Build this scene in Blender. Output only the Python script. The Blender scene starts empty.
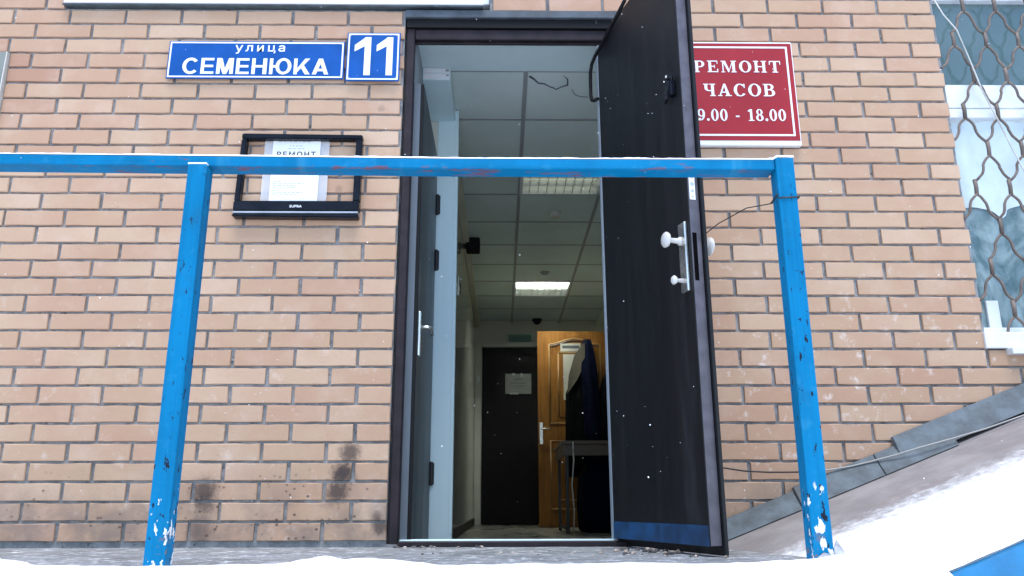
import bpy, bmesh, math, random
from mathutils import Vector, Matrix, noise
R = math.radians
random.seed(7)
S = bpy.context.scene
COL = S.collection

# ------------------------------------------------------------------ camera
cam_d = bpy.data.cameras.new('camera')
cam_d.sensor_width = 36.0
cam_d.lens = 795.0 / 1024.0 * 36.0
cam_d.clip_start = 0.02
cam_d.clip_end = 500
cam = bpy.data.objects.new('camera', cam_d)
COL.objects.link(cam)
_p, _y, _r = R(15.27), R(0.765), R(0.12)
F0 = Vector((math.sin(_y) * math.cos(_p), math.cos(_y) * math.cos(_p), math.sin(_p)))
R0 = Vector((math.cos(_y), -math.sin(_y), 0))
U0 = R0.cross(F0)
RR = R0 * math.cos(_r) - U0 * math.sin(_r)
UU = RR.cross(F0)
M = Matrix((RR, UU, -F0)).transposed().to_4x4()
M.translation = Vector((0, -3.35, 0.142))
cam.matrix_world = M
S.camera = cam

# ------------------------------------------------------------------ world, sun, exposure
W = bpy.data.worlds.new('World')
S.world = W
W.use_nodes = True
wn, wl = W.node_tree.nodes, W.node_tree.links
wn.clear()
SUN_EL, SUN_AZ = 72.0, 172.0        # azimuth clockwise from +Y: the sun stands behind the camera, a little to its right
sky = wn.new('ShaderNodeTexSky')
sky.sky_type = 'NISHITA'
sky.sun_disc = False
sky.sun_elevation = R(SUN_EL)
sky.sun_rotation = R(SUN_AZ)
sky.air_density = 1.0
sky.dust_density = 0.6
sky.ozone_density = 2.0
bg = wn.new('ShaderNodeBackground')
bg.inputs['Strength'].default_value = 0.15
wo = wn.new('ShaderNodeOutputWorld')
wl.new(sky.outputs[0], bg.inputs[0])
wl.new(bg.outputs[0], wo.inputs[0])
sd = bpy.data.lights.new('sun', 'SUN')
sd.energy = 1.5
sd.angle = R(34)
sd.color = (1.0, 0.985, 0.96)
sun = bpy.data.objects.new('sun', sd)
COL.objects.link(sun)
_dir = Vector((math.sin(R(SUN_AZ)) * math.cos(R(SUN_EL)), math.cos(R(SUN_AZ)) * math.cos(R(SUN_EL)), math.sin(R(SUN_EL))))
sun.rotation_euler = _dir.to_track_quat('Z', 'Y').to_euler()
sun.location = (0, -6, 8)
S.view_settings.view_transform = 'Standard'
S.view_settings.look = 'None'
S.view_settings.gamma = 1
S.view_settings.exposure = 1.2


# ------------------------------------------------------------------ materials
class NT:
    def __init__(s, name):
        s.m = bpy.data.materials.new(name)
        s.m.use_nodes = True
        s.n, s.l = s.m.node_tree.nodes, s.m.node_tree.links
        s.b = s.n['Principled BSDF']
        s.tc = s.n.new('ShaderNodeTexCoord').outputs['Object']

    def val(s, x, sock):
        if isinstance(x, (int, float)):
            sock.default_value = x
        elif isinstance(x, tuple):
            sock.default_value = (*x[:3], 1) if len(sock.default_value) == 4 else x
        else:
            s.l.new(x, sock)

    def mapped(s, scale=(1, 1, 1), rot=(0, 0, 0), loc=(0, 0, 0)):
        n = s.n.new('ShaderNodeMapping')
        s.l.new(s.tc, n.inputs[0])
        n.inputs['Scale'].default_value = scale
        n.inputs['Rotation'].default_value = rot
        n.inputs['Location'].default_value = loc
        return n.outputs[0]

    def noise(s, scale, detail=4, rough=0.55, vec=None, dist=0.0):
        n = s.n.new('ShaderNodeTexNoise')
        s.l.new(vec or s.tc, n.inputs['Vector'])
        n.inputs['Scale'].default_value = scale
        n.inputs['Detail'].default_value = detail
        n.inputs['Roughness'].default_value = rough
        n.inputs['Distortion'].default_value = dist
        return n.outputs['Fac']

    def vor(s, scale, vec=None, feature='F1', out='Distance'):
        n = s.n.new('ShaderNodeTexVoronoi')
        n.feature = feature
        s.l.new(vec or s.tc, n.inputs['Vector'])
        n.inputs['Scale'].default_value = scale
        return n.outputs[out]

    def ramp(s, x, a, b, lo=0.0, hi=1.0):
        n = s.n.new('ShaderNodeMapRange')
        n.interpolation_type = 'SMOOTHSTEP'
        s.val(x, n.inputs['Value'])
        n.inputs['From Min'].default_value = a
        n.inputs['From Max'].default_value = b
        n.inputs['To Min'].default_value = lo
        n.inputs['To Max'].default_value = hi
        return n.outputs[0]

    def math(s, op, a, b=0.0):
        n = s.n.new('ShaderNodeMath')
        n.operation = op
        s.val(a, n.inputs[0])
        s.val(b, n.inputs[1])
        return n.outputs[0]

    def mix(s, f, a, b):
        n = s.n.new('ShaderNodeMix')
        n.data_type = 'RGBA'
        s.val(f, n.inputs['Factor'])
        s.val(a, n.inputs['A'] if False else n.inputs[6])
        s.val(b, n.inputs[7])
        return n.outputs[2]

    def axis(s, i):
        n = s.n.new('ShaderNodeSeparateXYZ')
        s.l.new(s.tc, n.inputs[0])
        return n.outputs[i]

    def bump(s, h, strength=0.3, dist=0.01):
        n = s.n.new('ShaderNodeBump')
        n.inputs['Strength'].default_value = strength
        n.inputs['Distance'].default_value = dist
        s.l.new(h, n.inputs['Height'])
        s.l.new(n.outputs[0], s.b.inputs['Normal'])

    def set(s, color=None, rough=None, metal=None, spec=None, **kw):
        if color is not None: s.val(color, s.b.inputs['Base Color'])
        if rough is not None: s.val(rough, s.b.inputs['Roughness'])
        if metal is not None: s.val(metal, s.b.inputs['Metallic'])
        if spec is not None: s.val(spec, s.b.inputs['Specular IOR Level'])
        return s


def lerp(c, k):
    return tuple(min(1, x * k) for x in c)


def simple(name, c, rough=0.5, metal=0.0, var=0.18, scale=9.0, bump=0.06, spec=0.5, streak=False):
    t = NT(name)
    v = t.mapped((1, 1, 0.12)) if streak else None
    f = t.noise(scale, 5, 0.6, v)
    f2 = t.ramp(f, 0.3, 0.7)
    t.set(t.mix(f2, lerp(c, 1 - var), lerp(c, 1 + var)), t.ramp(f, 0.2, 0.8, max(0.02, rough - 0.08), min(1, rough + 0.08)), metal, spec)
    if bump: t.bump(t.noise(scale * 12, 3), bump, 0.004)
    return t.m


MAT = {}

# bricks
t = NT('brick_clay')
at = t.n.new('ShaderNodeVertexColor'); at.layer_name = 'tint'
sp = t.n.new('ShaderNodeSeparateColor'); t.l.new(at.outputs[0], sp.inputs[0])
rnd, red, rnd2 = sp.outputs[0], sp.outputs[1], sp.outputs[2]
c = t.mix(rnd, (0.475, 0.312, 0.205), (0.565, 0.395, 0.275))
c = t.mix(t.math('MULTIPLY', rnd2, 0.45), c, (0.46, 0.275, 0.165))
c = t.mix(t.ramp(rnd2, 0.45, 1.0, 0, 0.30), c, (0.47, 0.285, 0.215))
c = t.mix(t.ramp(t.noise(2.3, 3, 0.5, t.mapped((1, 1, 1.6), loc=(9, 0, 3))), 0.42, 0.66, 0, 0.38), c, (0.44, 0.245, 0.165))
c = t.mix(t.math('MULTIPLY', red, 0.8), c, (0.36, 0.185, 0.125))
c = t.mix(t.ramp(t.noise(5, 5, 0.6), 0.45, 0.75, 0, 0.35), c, (0.60, 0.45, 0.35))
c = t.mix(t.ramp(t.noise(60, 4, 0.65), 0.55, 0.72, 0, 0.25), c, (0.38, 0.25, 0.18))
c = t.mix(t.ramp(t.noise(8, 7, 0.8, t.mapped((1, 1, 2.2), loc=(4, 0, 8))), 0.60, 0.74, 0, 0.45), c, (0.33, 0.30, 0.285))
# pits and specks
c = t.mix(t.ramp(t.vor(42), 0.03, 0.08, 0.0, 1.0), t.mix(t.ramp(t.noise(2.2), 0.52, 0.66), c, (0.12, 0.085, 0.07)), c)
x, z = t.axis(0), t.axis(2)
# efflorescence, mostly on the lower right
ef = t.math('MULTIPLY', t.ramp(t.noise(11, 6, 0.72), 0.56, 0.68), t.math('MULTIPLY', t.ramp(z, 0.4, 1.5, 1, 0.12), t.ramp(x, -0.4, 1.0, 0.28, 0.85)))
c = t.mix(ef, c, (0.74, 0.66, 0.60))
# splash dirt near the landing
dirt = t.math('MULTIPLY', t.ramp(z, 0.02, 0.36, 1, 0), t.ramp(t.noise(6, 5, 0.65), 0.34, 0.66))
c = t.mix(t.math('MULTIPLY', dirt, 0.7), c, (0.20, 0.155, 0.135))
# mud spots low down
ms = t.math('MULTIPLY', t.ramp(z, 0.18, 0.34, 1, 0), t.math('MULTIPLY', t.ramp(t.vor(30, t.mapped((1, 1, 1.2), loc=(3, 1, 2))), 0.16, 0.24, 1, 0), t.ramp(t.noise(3.1, 2), 0.48, 0.56)))
c = t.mix(t.math('MULTIPLY', t.math('MULTIPLY', ms, 0.8), t.ramp(x, 0.2, 0.6, 1, 0)), c, (0.10, 0.07, 0.06))


def blot(t, c, bx, bz, r, strength, col=(0.055, 0.042, 0.04), sq=1.0):
    dx = t.math('SUBTRACT', t.axis(0), bx)
    dz = t.math('MULTIPLY', t.math('SUBTRACT', t.axis(2), bz), sq)
    d = t.math('SQRT', t.math('ADD', t.math('MULTIPLY', dx, dx), t.math('MULTIPLY', dz, dz)))
    d = t.math('ADD', d, t.math('MULTIPLY', t.math('SUBTRACT', t.noise(45, 6, 0.75), 0.5), r * 1.3))
    return t.mix(t.ramp(d, r * 0.25, r, strength, 0), c, col)


for bx, bz, r_, s_ in ((-0.625, 0.352, 0.062, 0.8), (-0.648, 0.268, 0.068, 0.95), (-0.668, 0.195, 0.068, 0.85), (-1.21, 0.20, 0.075, 0.8),
                       (-1.20, 0.15, 0.06, 0.6), (-1.21, 0.045, 0.075, 0.5), (-0.49, 0.06, 0.045, 0.75), (-0.505, 0.10, 0.03, 0.6),
                       (-0.74, 1.60, 0.03, 0.4), (-0.735, 1.52, 0.025, 0.3), (-0.56, 1.92, 0.025, 0.25)):
    c = blot(t, c, bx, bz, r_, s_)
t.set(c, 0.88, 0, 0.25)
t.bump(t.math('ADD', t.noise(130, 5, 0.7), t.math('MULTIPLY', t.noise(18, 3), 0.8)), 0.35, 0.004)
MAT['brick'] = t.m

t = NT('mortar')
f = t.noise(14, 6, 0.65)
c = t.mix(t.ramp(f, 0.3, 0.7), (0.16, 0.165, 0.17), (0.31, 0.315, 0.32))
c = t.mix(t.ramp(t.noise(3.5, 6, 0.75), 0.50, 0.70, 0, 0.75), c, (0.40, 0.385, 0.37))
c = t.mix(t.ramp(t.noise(40, 4, 0.7), 0.60, 0.70, 0, 0.9), c, (0.05, 0.05, 0.05))
t.set(c, 0.95, 0, 0.2)
t.bump(t.noise(160, 4, 0.7), 0.7, 0.006)
MAT['mortar'] = t.m

# landing concrete
t = NT('landing_concrete')
c = t.mix(t.ramp(t.noise(4, 6, 0.65), 0.3, 0.7), (0.17, 0.18, 0.185), (0.29, 0.305, 0.32))
c = t.mix(t.ramp(t.noise(9, 6, 0.7, t.mapped((0.5, 2.0, 1))), 0.56, 0.70, 0, 0.8), c, (0.13, 0.13, 0.13))
c = t.mix(t.ramp(t.noise(26, 5, 0.75), 0.53, 0.64, 0, 0.9), c, (0.72, 0.74, 0.77))
c = t.mix(t.math('MULTIPLY', t.ramp(t.noise(38, 5, 0.75, t.mapped((1, 1.6, 1), loc=(5, 2, 0))), 0.58, 0.65), 0.8), c, (0.09, 0.08, 0.075))
t.set(c, t.ramp(t.noise(5), 0.3, 0.7, 0.35, 0.9), 0, 0.4)
t.bump(t.noise(60, 6, 0.7), 0.5, 0.006)
MAT['concrete'] = t.m

# snow
t = NT('snow')
c = t.mix(t.ramp(t.noise(3, 4), 0.3, 0.7), (0.86, 0.88, 0.91), (0.93, 0.94, 0.95))
t.set(c, 0.75, 0, 0.3)
t.bump(t.math('ADD', t.noise(30, 6, 0.7), t.math('MULTIPLY', t.noise(220, 2), 0.5)), 0.25, 0.006)
MAT['snow'] = t.m


def worn_blue(name, base, wornz):
    t = NT(name)
    f = t.noise(7, 5, 0.6, t.mapped((1, 1, 0.35)))
    c = t.mix(t.ramp(f, 0.3, 0.7), lerp(base, 0.86), lerp(base, 1.12))
    c = t.mix(t.ramp(t.noise(24, 4), 0.55, 0.75, 0, 0.4), c, (0.03, 0.24, 0.42))
    v2 = t.mapped((60, 60, 1.4)) if wornz else t.mapped((1.4, 60, 60))
    c = t.mix(t.ramp(t.noise(1.0, 4, 0.6, v2), 0.42, 0.75, 0, 0.45), c, lerp(base, 0.62))
    c = t.mix(t.ramp(t.noise(5, 6, 0.75), 0.55, 0.75, 0, 0.4), c, (0.02, 0.07, 0.13))
    if wornz:
        z = t.axis(2)
        # black chips down the posts
        chips = t.math('MULTIPLY', t.ramp(t.noise(52, 4, 0.65, t.mapped((1, 1, 0.42))), 0.615, 0.635), t.ramp(z, 1.14, 0.5, 0.6, 1))
        c = t.mix(chips, c, (0.012, 0.016, 0.03))
        low = t.ramp(z, 0.03, 0.20, 1, 0)
        peel = t.math('MULTIPLY', t.ramp(t.math('ADD', t.noise(34, 4, 0.6, t.mapped((1, 1, 0.6), loc=(0.4, 0, 0))), t.math('MULTIPLY', low, 0.05)), 0.615, 0.63), t.ramp(z, 0.17, 0.22, 1, 0))
        c = t.mix(peel, c, (0.68, 0.68, 0.66))
        rust = t.math('MULTIPLY', t.ramp(t.noise(40, 5, 0.7), 0.57, 0.62), t.ramp(z, 0.03, 0.09, 1, 0))
        c = t.mix(rust, c, (0.20, 0.12, 0.08))
    else:
        v = t.mapped((0.28, 1, 1.1))
        edge = t.ramp(t.math('ABSOLUTE', t.math('SUBTRACT', t.axis(2), 1.115)), 0.002, 0.011, 0.075, 0)
        m = t.ramp(t.math('ADD', t.noise(30, 5, 0.7, v), edge), 0.625, 0.665)
        m = t.math('MULTIPLY', m, t.ramp(t.axis(0), 0.2, 0.9, 1, 0.35))
        c = t.mix(t.math('MULTIPLY', m, 0.7), c, (0.20, 0.055, 0.045))
        ice = t.ramp(t.noise(9, 3, 0.5, t.mapped((1, 0.2, 0.1))), 0.60, 0.72, 0, 0.45)
        c = t.mix(ice, c, (0.08, 0.32, 0.45))
    t.set(c, t.ramp(f, 0.3, 0.7, 0.42, 0.58), 0, 0.10)
    t.bump(t.math('ADD', t.noise(26, 3), t.math('MULTIPLY', t.noise(120, 3), 0.5)), 0.18, 0.004)
    return t.m


MAT['blue_post'] = worn_blue('worn_blue_post_paint', (0.0005, 0.165, 0.345), True)
MAT['blue_rail'] = worn_blue('worn_blue_rail_paint', (0.0005, 0.16, 0.335), False)
MAT['old_plate'] = simple('peeling_grey_plate', (0.38, 0.38, 0.40), 0.7, var=0.5, scale=30, bump=0.3)
MAT['blue_trim'] = simple('blue_trim_paint', (0.014, 0.19, 0.40), 0.45)
MAT['sign_blue'] = simple('sign_blue_enamel', (0.004, 0.075, 0.30), 0.55, var=0.13, scale=7, bump=0.02, spec=0.15)
MAT['sign_white'] = simple('sign_white_paint', (0.80, 0.81, 0.82), 0.35, var=0.03, bump=0.0)
MAT['sign_red'] = simple('sign_red_vinyl', (0.33, 0.022, 0.032), 0.55, var=0.10, scale=3, bump=0.02, spec=0.2)
MAT['plastic_white'] = simple('white_window_plastic', (0.74, 0.77, 0.79), 0.35, var=0.06, scale=4, bump=0.02)
MAT['black_gloss'] = simple('black_gloss_plastic', (0.005, 0.006, 0.010), 0.22, var=0.4, scale=8, bump=0.03, spec=0.22)
MAT['black'] = simple('black_rubber', (0.005, 0.005, 0.006), 0.6, var=0.3, spec=0.2)
MAT['silver'] = simple('silver_plastic', (0.50, 0.51, 0.54), 0.3, 0.6, var=0.06)
MAT['paper'] = simple('white_paper', (0.78, 0.80, 0.81), 0.8, var=0.04, scale=4)
MAT['ink'] = simple('grey_print', (0.30, 0.32, 0.35), 0.8, var=0.1)
MAT['ink_dark'] = simple('dark_print', (0.045, 0.05, 0.06), 0.8, var=0.1)
MAT['frame_brown'] = simple('brown_door_frame_paint', (0.020, 0.014, 0.018), 0.55, var=0.4, scale=12, bump=0.15, spec=0.25)
MAT['lintel_steel'] = simple('weathered_lintel_steel', (0.055, 0.07, 0.085), 0.6, var=0.4, scale=9, bump=0.2)
MAT['jamb_white'] = simple('white_painted_jamb', (0.66, 0.84, 0.88), 0.4, var=0.04, scale=2, bump=0.03, streak=True)
MAT['reveal'] = simple('grey_reveal_plaster', (0.34, 0.38, 0.42), 0.6, var=0.15, scale=6, streak=True)
MAT['grey_door'] = simple('dark_grey_door_paint', (0.034, 0.043, 0.052), 0.38, var=0.3, spec=0.22, scale=5, streak=True)
MAT['leaf_edge'] = simple('grey_leaf_edge_paint', (0.105, 0.125, 0.145), 0.55, var=0.25, scale=8, spec=0.2, streak=True)
MAT['hinge'] = simple('black_hinge_steel', (0.012, 0.011, 0.013), 0.45)
MAT['chrome'] = simple('satin_chrome', (0.75, 0.74, 0.70), 0.24, 0.9, var=0.05)
MAT['knob_white'] = simple('pale_knob_enamel', (0.62, 0.60, 0.57), 0.32, var=0.05)
MAT['edge_paint'] = simple('mauve_edge_paint', (0.085, 0.078, 0.095), 0.45, var=0.25, scale=16, bump=0.2)
MAT['hole'] = simple('dark_lock_recess', (0.002, 0.002, 0.0025), 0.9, spec=0.05)

# steel entrance leaf: near-black paint with vertical drip streaks
t = NT('black_door_paint')
f = t.noise(14, 5, 0.65, t.mapped((1, 1, 0.05)))
c = t.mix(t.ramp(f, 0.35, 0.7), (0.0065, 0.0072, 0.0085), (0.0095, 0.0095, 0.0105))
c = t.mix(t.ramp(t.noise(90, 4, 0.7, t.mapped((1, 1, 0.3))), 0.68, 0.72, 0, 0.6), c, (0.12, 0.12, 0.13))
sm = t.math('MULTIPLY', t.ramp(t.noise(7, 6, 0.7, t.mapped((1, 1, 0.16), loc=(2, 0, 0))), 0.52, 0.72), t.ramp(t.axis(2), 0.15, 1.1, 1.0, 0.25))
c = t.mix(t.math('MULTIPLY', sm, 0.55), c, (0.034, 0.036, 0.042))
sl = t.math('MULTIPLY', t.ramp(t.noise(60, 5, 0.75), 0.62, 0.70), t.ramp(t.axis(2), 0.05, 0.6, 0.5, 0.0))
c = t.mix(sl, c, (0.16, 0.16, 0.17))
t.set(c, t.ramp(f, 0.3, 0.7, 0.42, 0.52), 0, 0.3)
t.bump(t.noise(60, 3), 0.05, 0.003)
MAT['door_black'] = t.m
MAT['kick_blue'] = simple('blue_kick_strip', (0.005, 0.050, 0.135), 0.5, var=0.45, scale=10, bump=0.2)

# interior
t = NT('ceiling_tile')
c = t.mix(t.ramp(t.noise(2, 3), 0.3, 0.7), (0.64, 0.74, 0.71), (0.72, 0.82, 0.79))
t.set(c, 0.75, 0, 0.3)
t.bump(t.noise(200, 3), 0.2, 0.003)
MAT['tile'] = t.m
MAT['tbar'] = simple('ceiling_grid_metal', (0.33, 0.35, 0.35), 0.5, var=0.06)
MAT['soffit'] = simple('smooth_soffit_panel', (0.68, 0.83, 0.84), 0.5, var=0.04, scale=3)
MAT['wall_cream'] = simple('cream_corridor_paint', (0.66, 0.66, 0.54), 0.55, var=0.05, scale=2)
t = NT('glossy_wall_paint')
c = t.mix(t.ramp(t.noise(1.5, 3), 0.3, 0.7), (0.60, 0.61, 0.54), (0.66, 0.67, 0.60))
t.set(c, 0.10, 0, 0.7)
MAT['wall_gloss'] = t.m
MAT['floor'] = simple('worn_linoleum', (0.22, 0.21, 0.18), 0.3, var=0.2, scale=5)
MAT['skirting'] = simple('dark_skirting', (0.03, 0.026, 0.024), 0.5)
MAT['back_door'] = simple('dark_brown_vinyl', (0.0055, 0.0035, 0.0045), 0.5, var=0.3, scale=20, spec=0.15)
MAT['casing'] = simple('pale_door_casing', (0.55, 0.55, 0.48), 0.5, var=0.05)
MAT['exit_frame'] = simple('pale_green_sign_frame', (0.46, 0.52, 0.44), 0.5, var=0.05)
MAT['exit_face'] = simple('dull_green_sign_face', (0.03, 0.115, 0.095), 0.4, var=0.15)
t = NT('orange_veneer')
f = t.noise(9, 5, 0.6, t.mapped((4, 4, 0.28)), 0.8)
c = t.mix(t.ramp(f, 0.3, 0.7), (0.12, 0.047, 0.007), (0.19, 0.082, 0.015))
t.set(c, 0.5, 0, 0.15)
MAT['veneer'] = t.m
MAT['veneer_dark'] = simple('dark_moulding_veneer', (0.06, 0.022, 0.005), 0.45)  # darker wood for the outline below the arched moulding
MAT['veneer_light'] = simple('pale_moulding_veneer', (0.24, 0.13, 0.04), 0.4)
MAT['navy'] = simple('navy_cloth', (0.0022, 0.0038, 0.014), 0.85, var=0.35, scale=20, spec=0.05)
MAT['dark_green'] = simple('dark_green_cloth', (0.0025, 0.0038, 0.0038), 0.85, var=0.3, scale=20, spec=0.05)
MAT['lining'] = simple('beige_lining', (0.075, 0.065, 0.047), 0.85, var=0.2, scale=20)
MAT['black_cloth'] = simple('black_cloth', (0.002, 0.002, 0.0035), 0.9, var=0.3, spec=0.05)
MAT['table_top'] = simple('brown_laminate', (0.085, 0.055, 0.032), 0.4, var=0.15)
MAT['dark_metal'] = simple('dark_table_metal', (0.015, 0.014, 0.014), 0.45)
MAT['cable_white'] = simple('pale_cable', (0.55, 0.54, 0.50), 0.5)
MAT['cable_black'] = simple('black_cable', (0.02, 0.02, 0.022), 0.5)
MAT['wire'] = simple('rusty_grille_wire', (0.15, 0.115, 0.095), 0.65, var=0.35, scale=14, bump=0.2)
MAT['slate'] = simple('blue_grey_flashing', (0.088, 0.112, 0.128), 0.7, var=0.4, scale=11, bump=0.5)
MAT['shutter'] = simple('grey_green_shutter_paint', (0.19, 0.20, 0.175), 0.5, var=0.15, scale=4)
MAT['shutter_edge'] = simple('pale_shutter_edge', (0.48, 0.47, 0.42), 0.5)
MAT['room_dark'] = simple('dim_room_wall', (0.10, 0.14, 0.16), 0.9)

t = NT('sloping_roof_sheet')
c = t.mix(t.ramp(t.noise(5, 6, 0.65, t.mapped((1, 1, 1), rot=(0, 0, 0.4))), 0.3, 0.7), (0.22, 0.205, 0.205), (0.31, 0.295, 0.295))
c = t.mix(t.ramp(t.noise(3, 4, 0.6, t.mapped((0.6, 3, 1))), 0.5, 0.7, 0, 0.5), c, (0.24, 0.175, 0.16))
dust = t.math('ADD', t.math('MULTIPLY', t.axis(1), -1.0), t.math('MULTIPLY', t.math('SUBTRACT', t.noise(22, 8, 0.8), 0.5), 0.55))
c = t.mix(t.ramp(dust, 0.46, 0.74), c, (0.86, 0.88, 0.91))
t.set(c, 0.7, 0, 0.3)
t.bump(t.noise(50, 5, 0.7), 0.3, 0.004)
MAT['roof_sheet'] = t.m

# window glass
t = NT('upper_window_glass')
t.set(t.mix(t.ramp(t.noise(1.6, 2), 0.3, 0.7), (0.085, 0.145, 0.155), (0.125, 0.19, 0.195)), 0.08, 0, 0.6)
MAT['glass_up'] = t.m
t = NT('lower_window_film')
f = t.noise(6, 5, 0.6, t.mapped((1, 1, 0.55)), 1.6)
t.set(t.mix(t.ramp(f, 0.4, 0.68), (0.075, 0.14, 0.155), (0.28, 0.37, 0.38)), 0.14, 0, 0.6)
t.bump(t.noise(9, 3, 0.5, t.mapped((1, 1, 0.5)), 1.4), 0.6, 0.02)
MAT['glass_low'] = t.m
MAT['curtain'] = simple('pale_curtain_film', (0.60, 0.70, 0.74), 0.5, var=0.10, scale=4, bump=0.1)

t = NT('clear_sleeve')
t.set((0.8, 0.82, 0.85), 0.25, 0, 0.5)
t.b.inputs['Alpha'].default_value = 0.35
MAT['sleeve'] = t.m


def emis(name, c, s):
    t = NT(name)
    t.set(c, 0.4)
    t.b.inputs['Emission Color'].default_value = (*c, 1)
    t.b.inputs['Emission Strength'].default_value = s
    return t.m


MAT['tube_lit'] = emis('lit_lamp_tube', (0.95, 1.0, 0.92), 190.0)
MAT['tube_dim'] = emis('dim_lamp_tube', (0.95, 1.0, 0.90), 0.9)
MAT['reflector'] = simple('lamp_reflector', (0.42, 0.44, 0.40), 0.4, 0.0, var=0.05)


# ------------------------------------------------------------------ mesh helpers
class MB:
    def __init__(s):
        s.bm = bmesh.new()

    def quad(s, *p):
        s.bm.faces.new([s.bm.verts.new(q) for q in p])
        return s

    def box(s, x0, x1, y0, y1, z0, z1, bev=0.0, xf=None, seg=1):
        m = bmesh.new()
        r = bmesh.ops.create_cube(m, size=1)
        bmesh.ops.scale(m, vec=(x1 - x0, y1 - y0, z1 - z0), verts=m.verts)
        bmesh.ops.translate(m, vec=((x0 + x1) / 2, (y0 + y1) / 2, (z0 + z1) / 2), verts=m.verts)
        if bev:
            bmesh.ops.bevel(m, geom=list(m.edges), offset=bev, segments=seg, affect='EDGES', profile=0.5)
        s._add(m, xf)
        return s

    def _add(s, m, xf=None):
        if xf is not None: bmesh.ops.transform(m, matrix=xf, verts=m.verts)
        me = bpy.data.meshes.new('tmp')
        m.to_mesh(me); m.free()
        s.bm.from_mesh(me)
        bpy.data.meshes.remove(me)

    def tube(s, pts, r, n=8, caps=True):
        pts = [Vector(p) for p in pts]
        rs = r if isinstance(r, (list, tuple)) else [r] * len(pts)
        rings, up = [], None
        for i, p in enumerate(pts):
            a = pts[max(0, i - 1)]; b = pts[min(len(pts) - 1, i + 1)]
            d = (b - a).normalized()
            if up is None:
                up = Vector((0, 0, 1)) if abs(d.z) < 0.9 else Vector((1, 0, 0))
            sx = d.cross(up).normalized(); up = sx.cross(d).normalized()
            rings.append([s.bm.verts.new(p + (sx * math.cos(2 * math.pi * k / n) + up * math.sin(2 * math.pi * k / n)) * rs[i]) for k in range(n)])
        for a, b in zip(rings, rings[1:]):
            for k in range(n):
                s.bm.faces.new((a[k], a[(k + 1) % n], b[(k + 1) % n], b[k]))
        if caps:
            s.bm.faces.new(list(reversed(rings[0]))); s.bm.faces.new(rings[-1])
        return s

    def lathe(s, origin, axis, prof, n=18):
        o = Vector(origin); d = Vector(axis).normalized()
        u = d.orthogonal().normalized(); v = d.cross(u)
        rings = [[s.bm.verts.new(o + d * h + (u * math.cos(2 * math.pi * k / n) + v * math.sin(2 * math.pi * k / n)) * r) for k in range(n)] for h, r in prof]
        for a, b in zip(rings, rings[1:]):
            for k in range(n):
                s.bm.faces.new((a[k], a[(k + 1) % n], b[(k + 1) % n], b[k]))
        s.bm.faces.new(list(reversed(rings[0]))); s.bm.faces.new(rings[-1])
        return s

    def prism(s, pts, d):
        """extrude a polygon (3-D points) along vector d"""
        d = Vector(d)
        a = [s.bm.verts.new(p) for p in pts]
        b = [s.bm.verts.new(Vector(p) + d) for p in pts]
        s.bm.faces.new(list(reversed(a))); s.bm.faces.new(b)
        for i in range(len(a)):
            j = (i + 1) % len(a)
            s.bm.faces.new((a[i], a[j], b[j], b[i]))
        return s

    def build(s, name, mat, parent=None, smooth=False, local=False):
        if parent is not None and not local:
            o = parent; off = Vector((0, 0, 0))
            while o is not None:
                off += o.location; o = o.parent
            bmesh.ops.translate(s.bm, vec=-off, verts=s.bm.verts)
        bmesh.ops.recalc_face_normals(s.bm, faces=s.bm.faces)
        me = bpy.data.meshes.new(name)
        s.bm.to_mesh(me); s.bm.free()
        for m in (mat if isinstance(mat, list) else [mat]):
            me.materials.append(MAT[m] if isinstance(m, str) else m)
        if smooth:
            for p in me.polygons: p.use_smooth = True
        o = bpy.data.objects.new(name, me)
        COL.objects.link(o)
        if parent is not None: o.parent = parent
        return o


def thing(name, label, cat, loc=(0, 0, 0), group=None):
    o = bpy.data.objects.new(name, None)
    COL.objects.link(o)
    o.location = loc
    o.empty_display_size = 0.1
    o['label'] = label; o['category'] = cat; o['kind'] = 'thing'
    if group: o['group'] = group
    return o


def tag(o, label, cat, group=None):
    o['label'] = label; o['category'] = cat; o['kind'] = 'thing'
    if group: o['group'] = group
    return o


def kind(o, k, label=None, cat=None):
    o['kind'] = k
    if label: o['label'] = label
    if cat: o['category'] = cat
    return o


def sans(body, x0, x1, z0, z1, y, bold=0.0, space=1.0, into=None):
    """sans-serif lettering fitted to a rectangle on a wall facing -Y"""
    cu = bpy.data.curves.new('lettering', 'FONT')
    cu.body = body; cu.offset = bold; cu.space_character = space; cu.resolution_u = 4
    o = bpy.data.objects.new('lettering', cu)
    COL.objects.link(o)
    dg = bpy.context.evaluated_depsgraph_get()
    me = bpy.data.meshes.new_from_object(o.evaluated_get(dg))
    bpy.data.objects.remove(o); bpy.data.curves.remove(cu)
    vs = [v.co.copy() for v in me.vertices]
    ax, bx = min(v.x for v in vs), max(v.x for v in vs)
    ay, by = min(v.y for v in vs), max(v.y for v in vs)
    mb = into or MB()
    nv = [mb.bm.verts.new((x0 + (v.x - ax) / (bx - ax) * (x1 - x0), y, z0 + (v.y - ay) / (by - ay) * (z1 - z0))) for v in vs]
    for p in me.polygons:
        try: mb.bm.faces.new([nv[i] for i in p.vertices])
        except ValueError: pass
    bpy.data.meshes.remove(me)
    return mb


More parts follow.
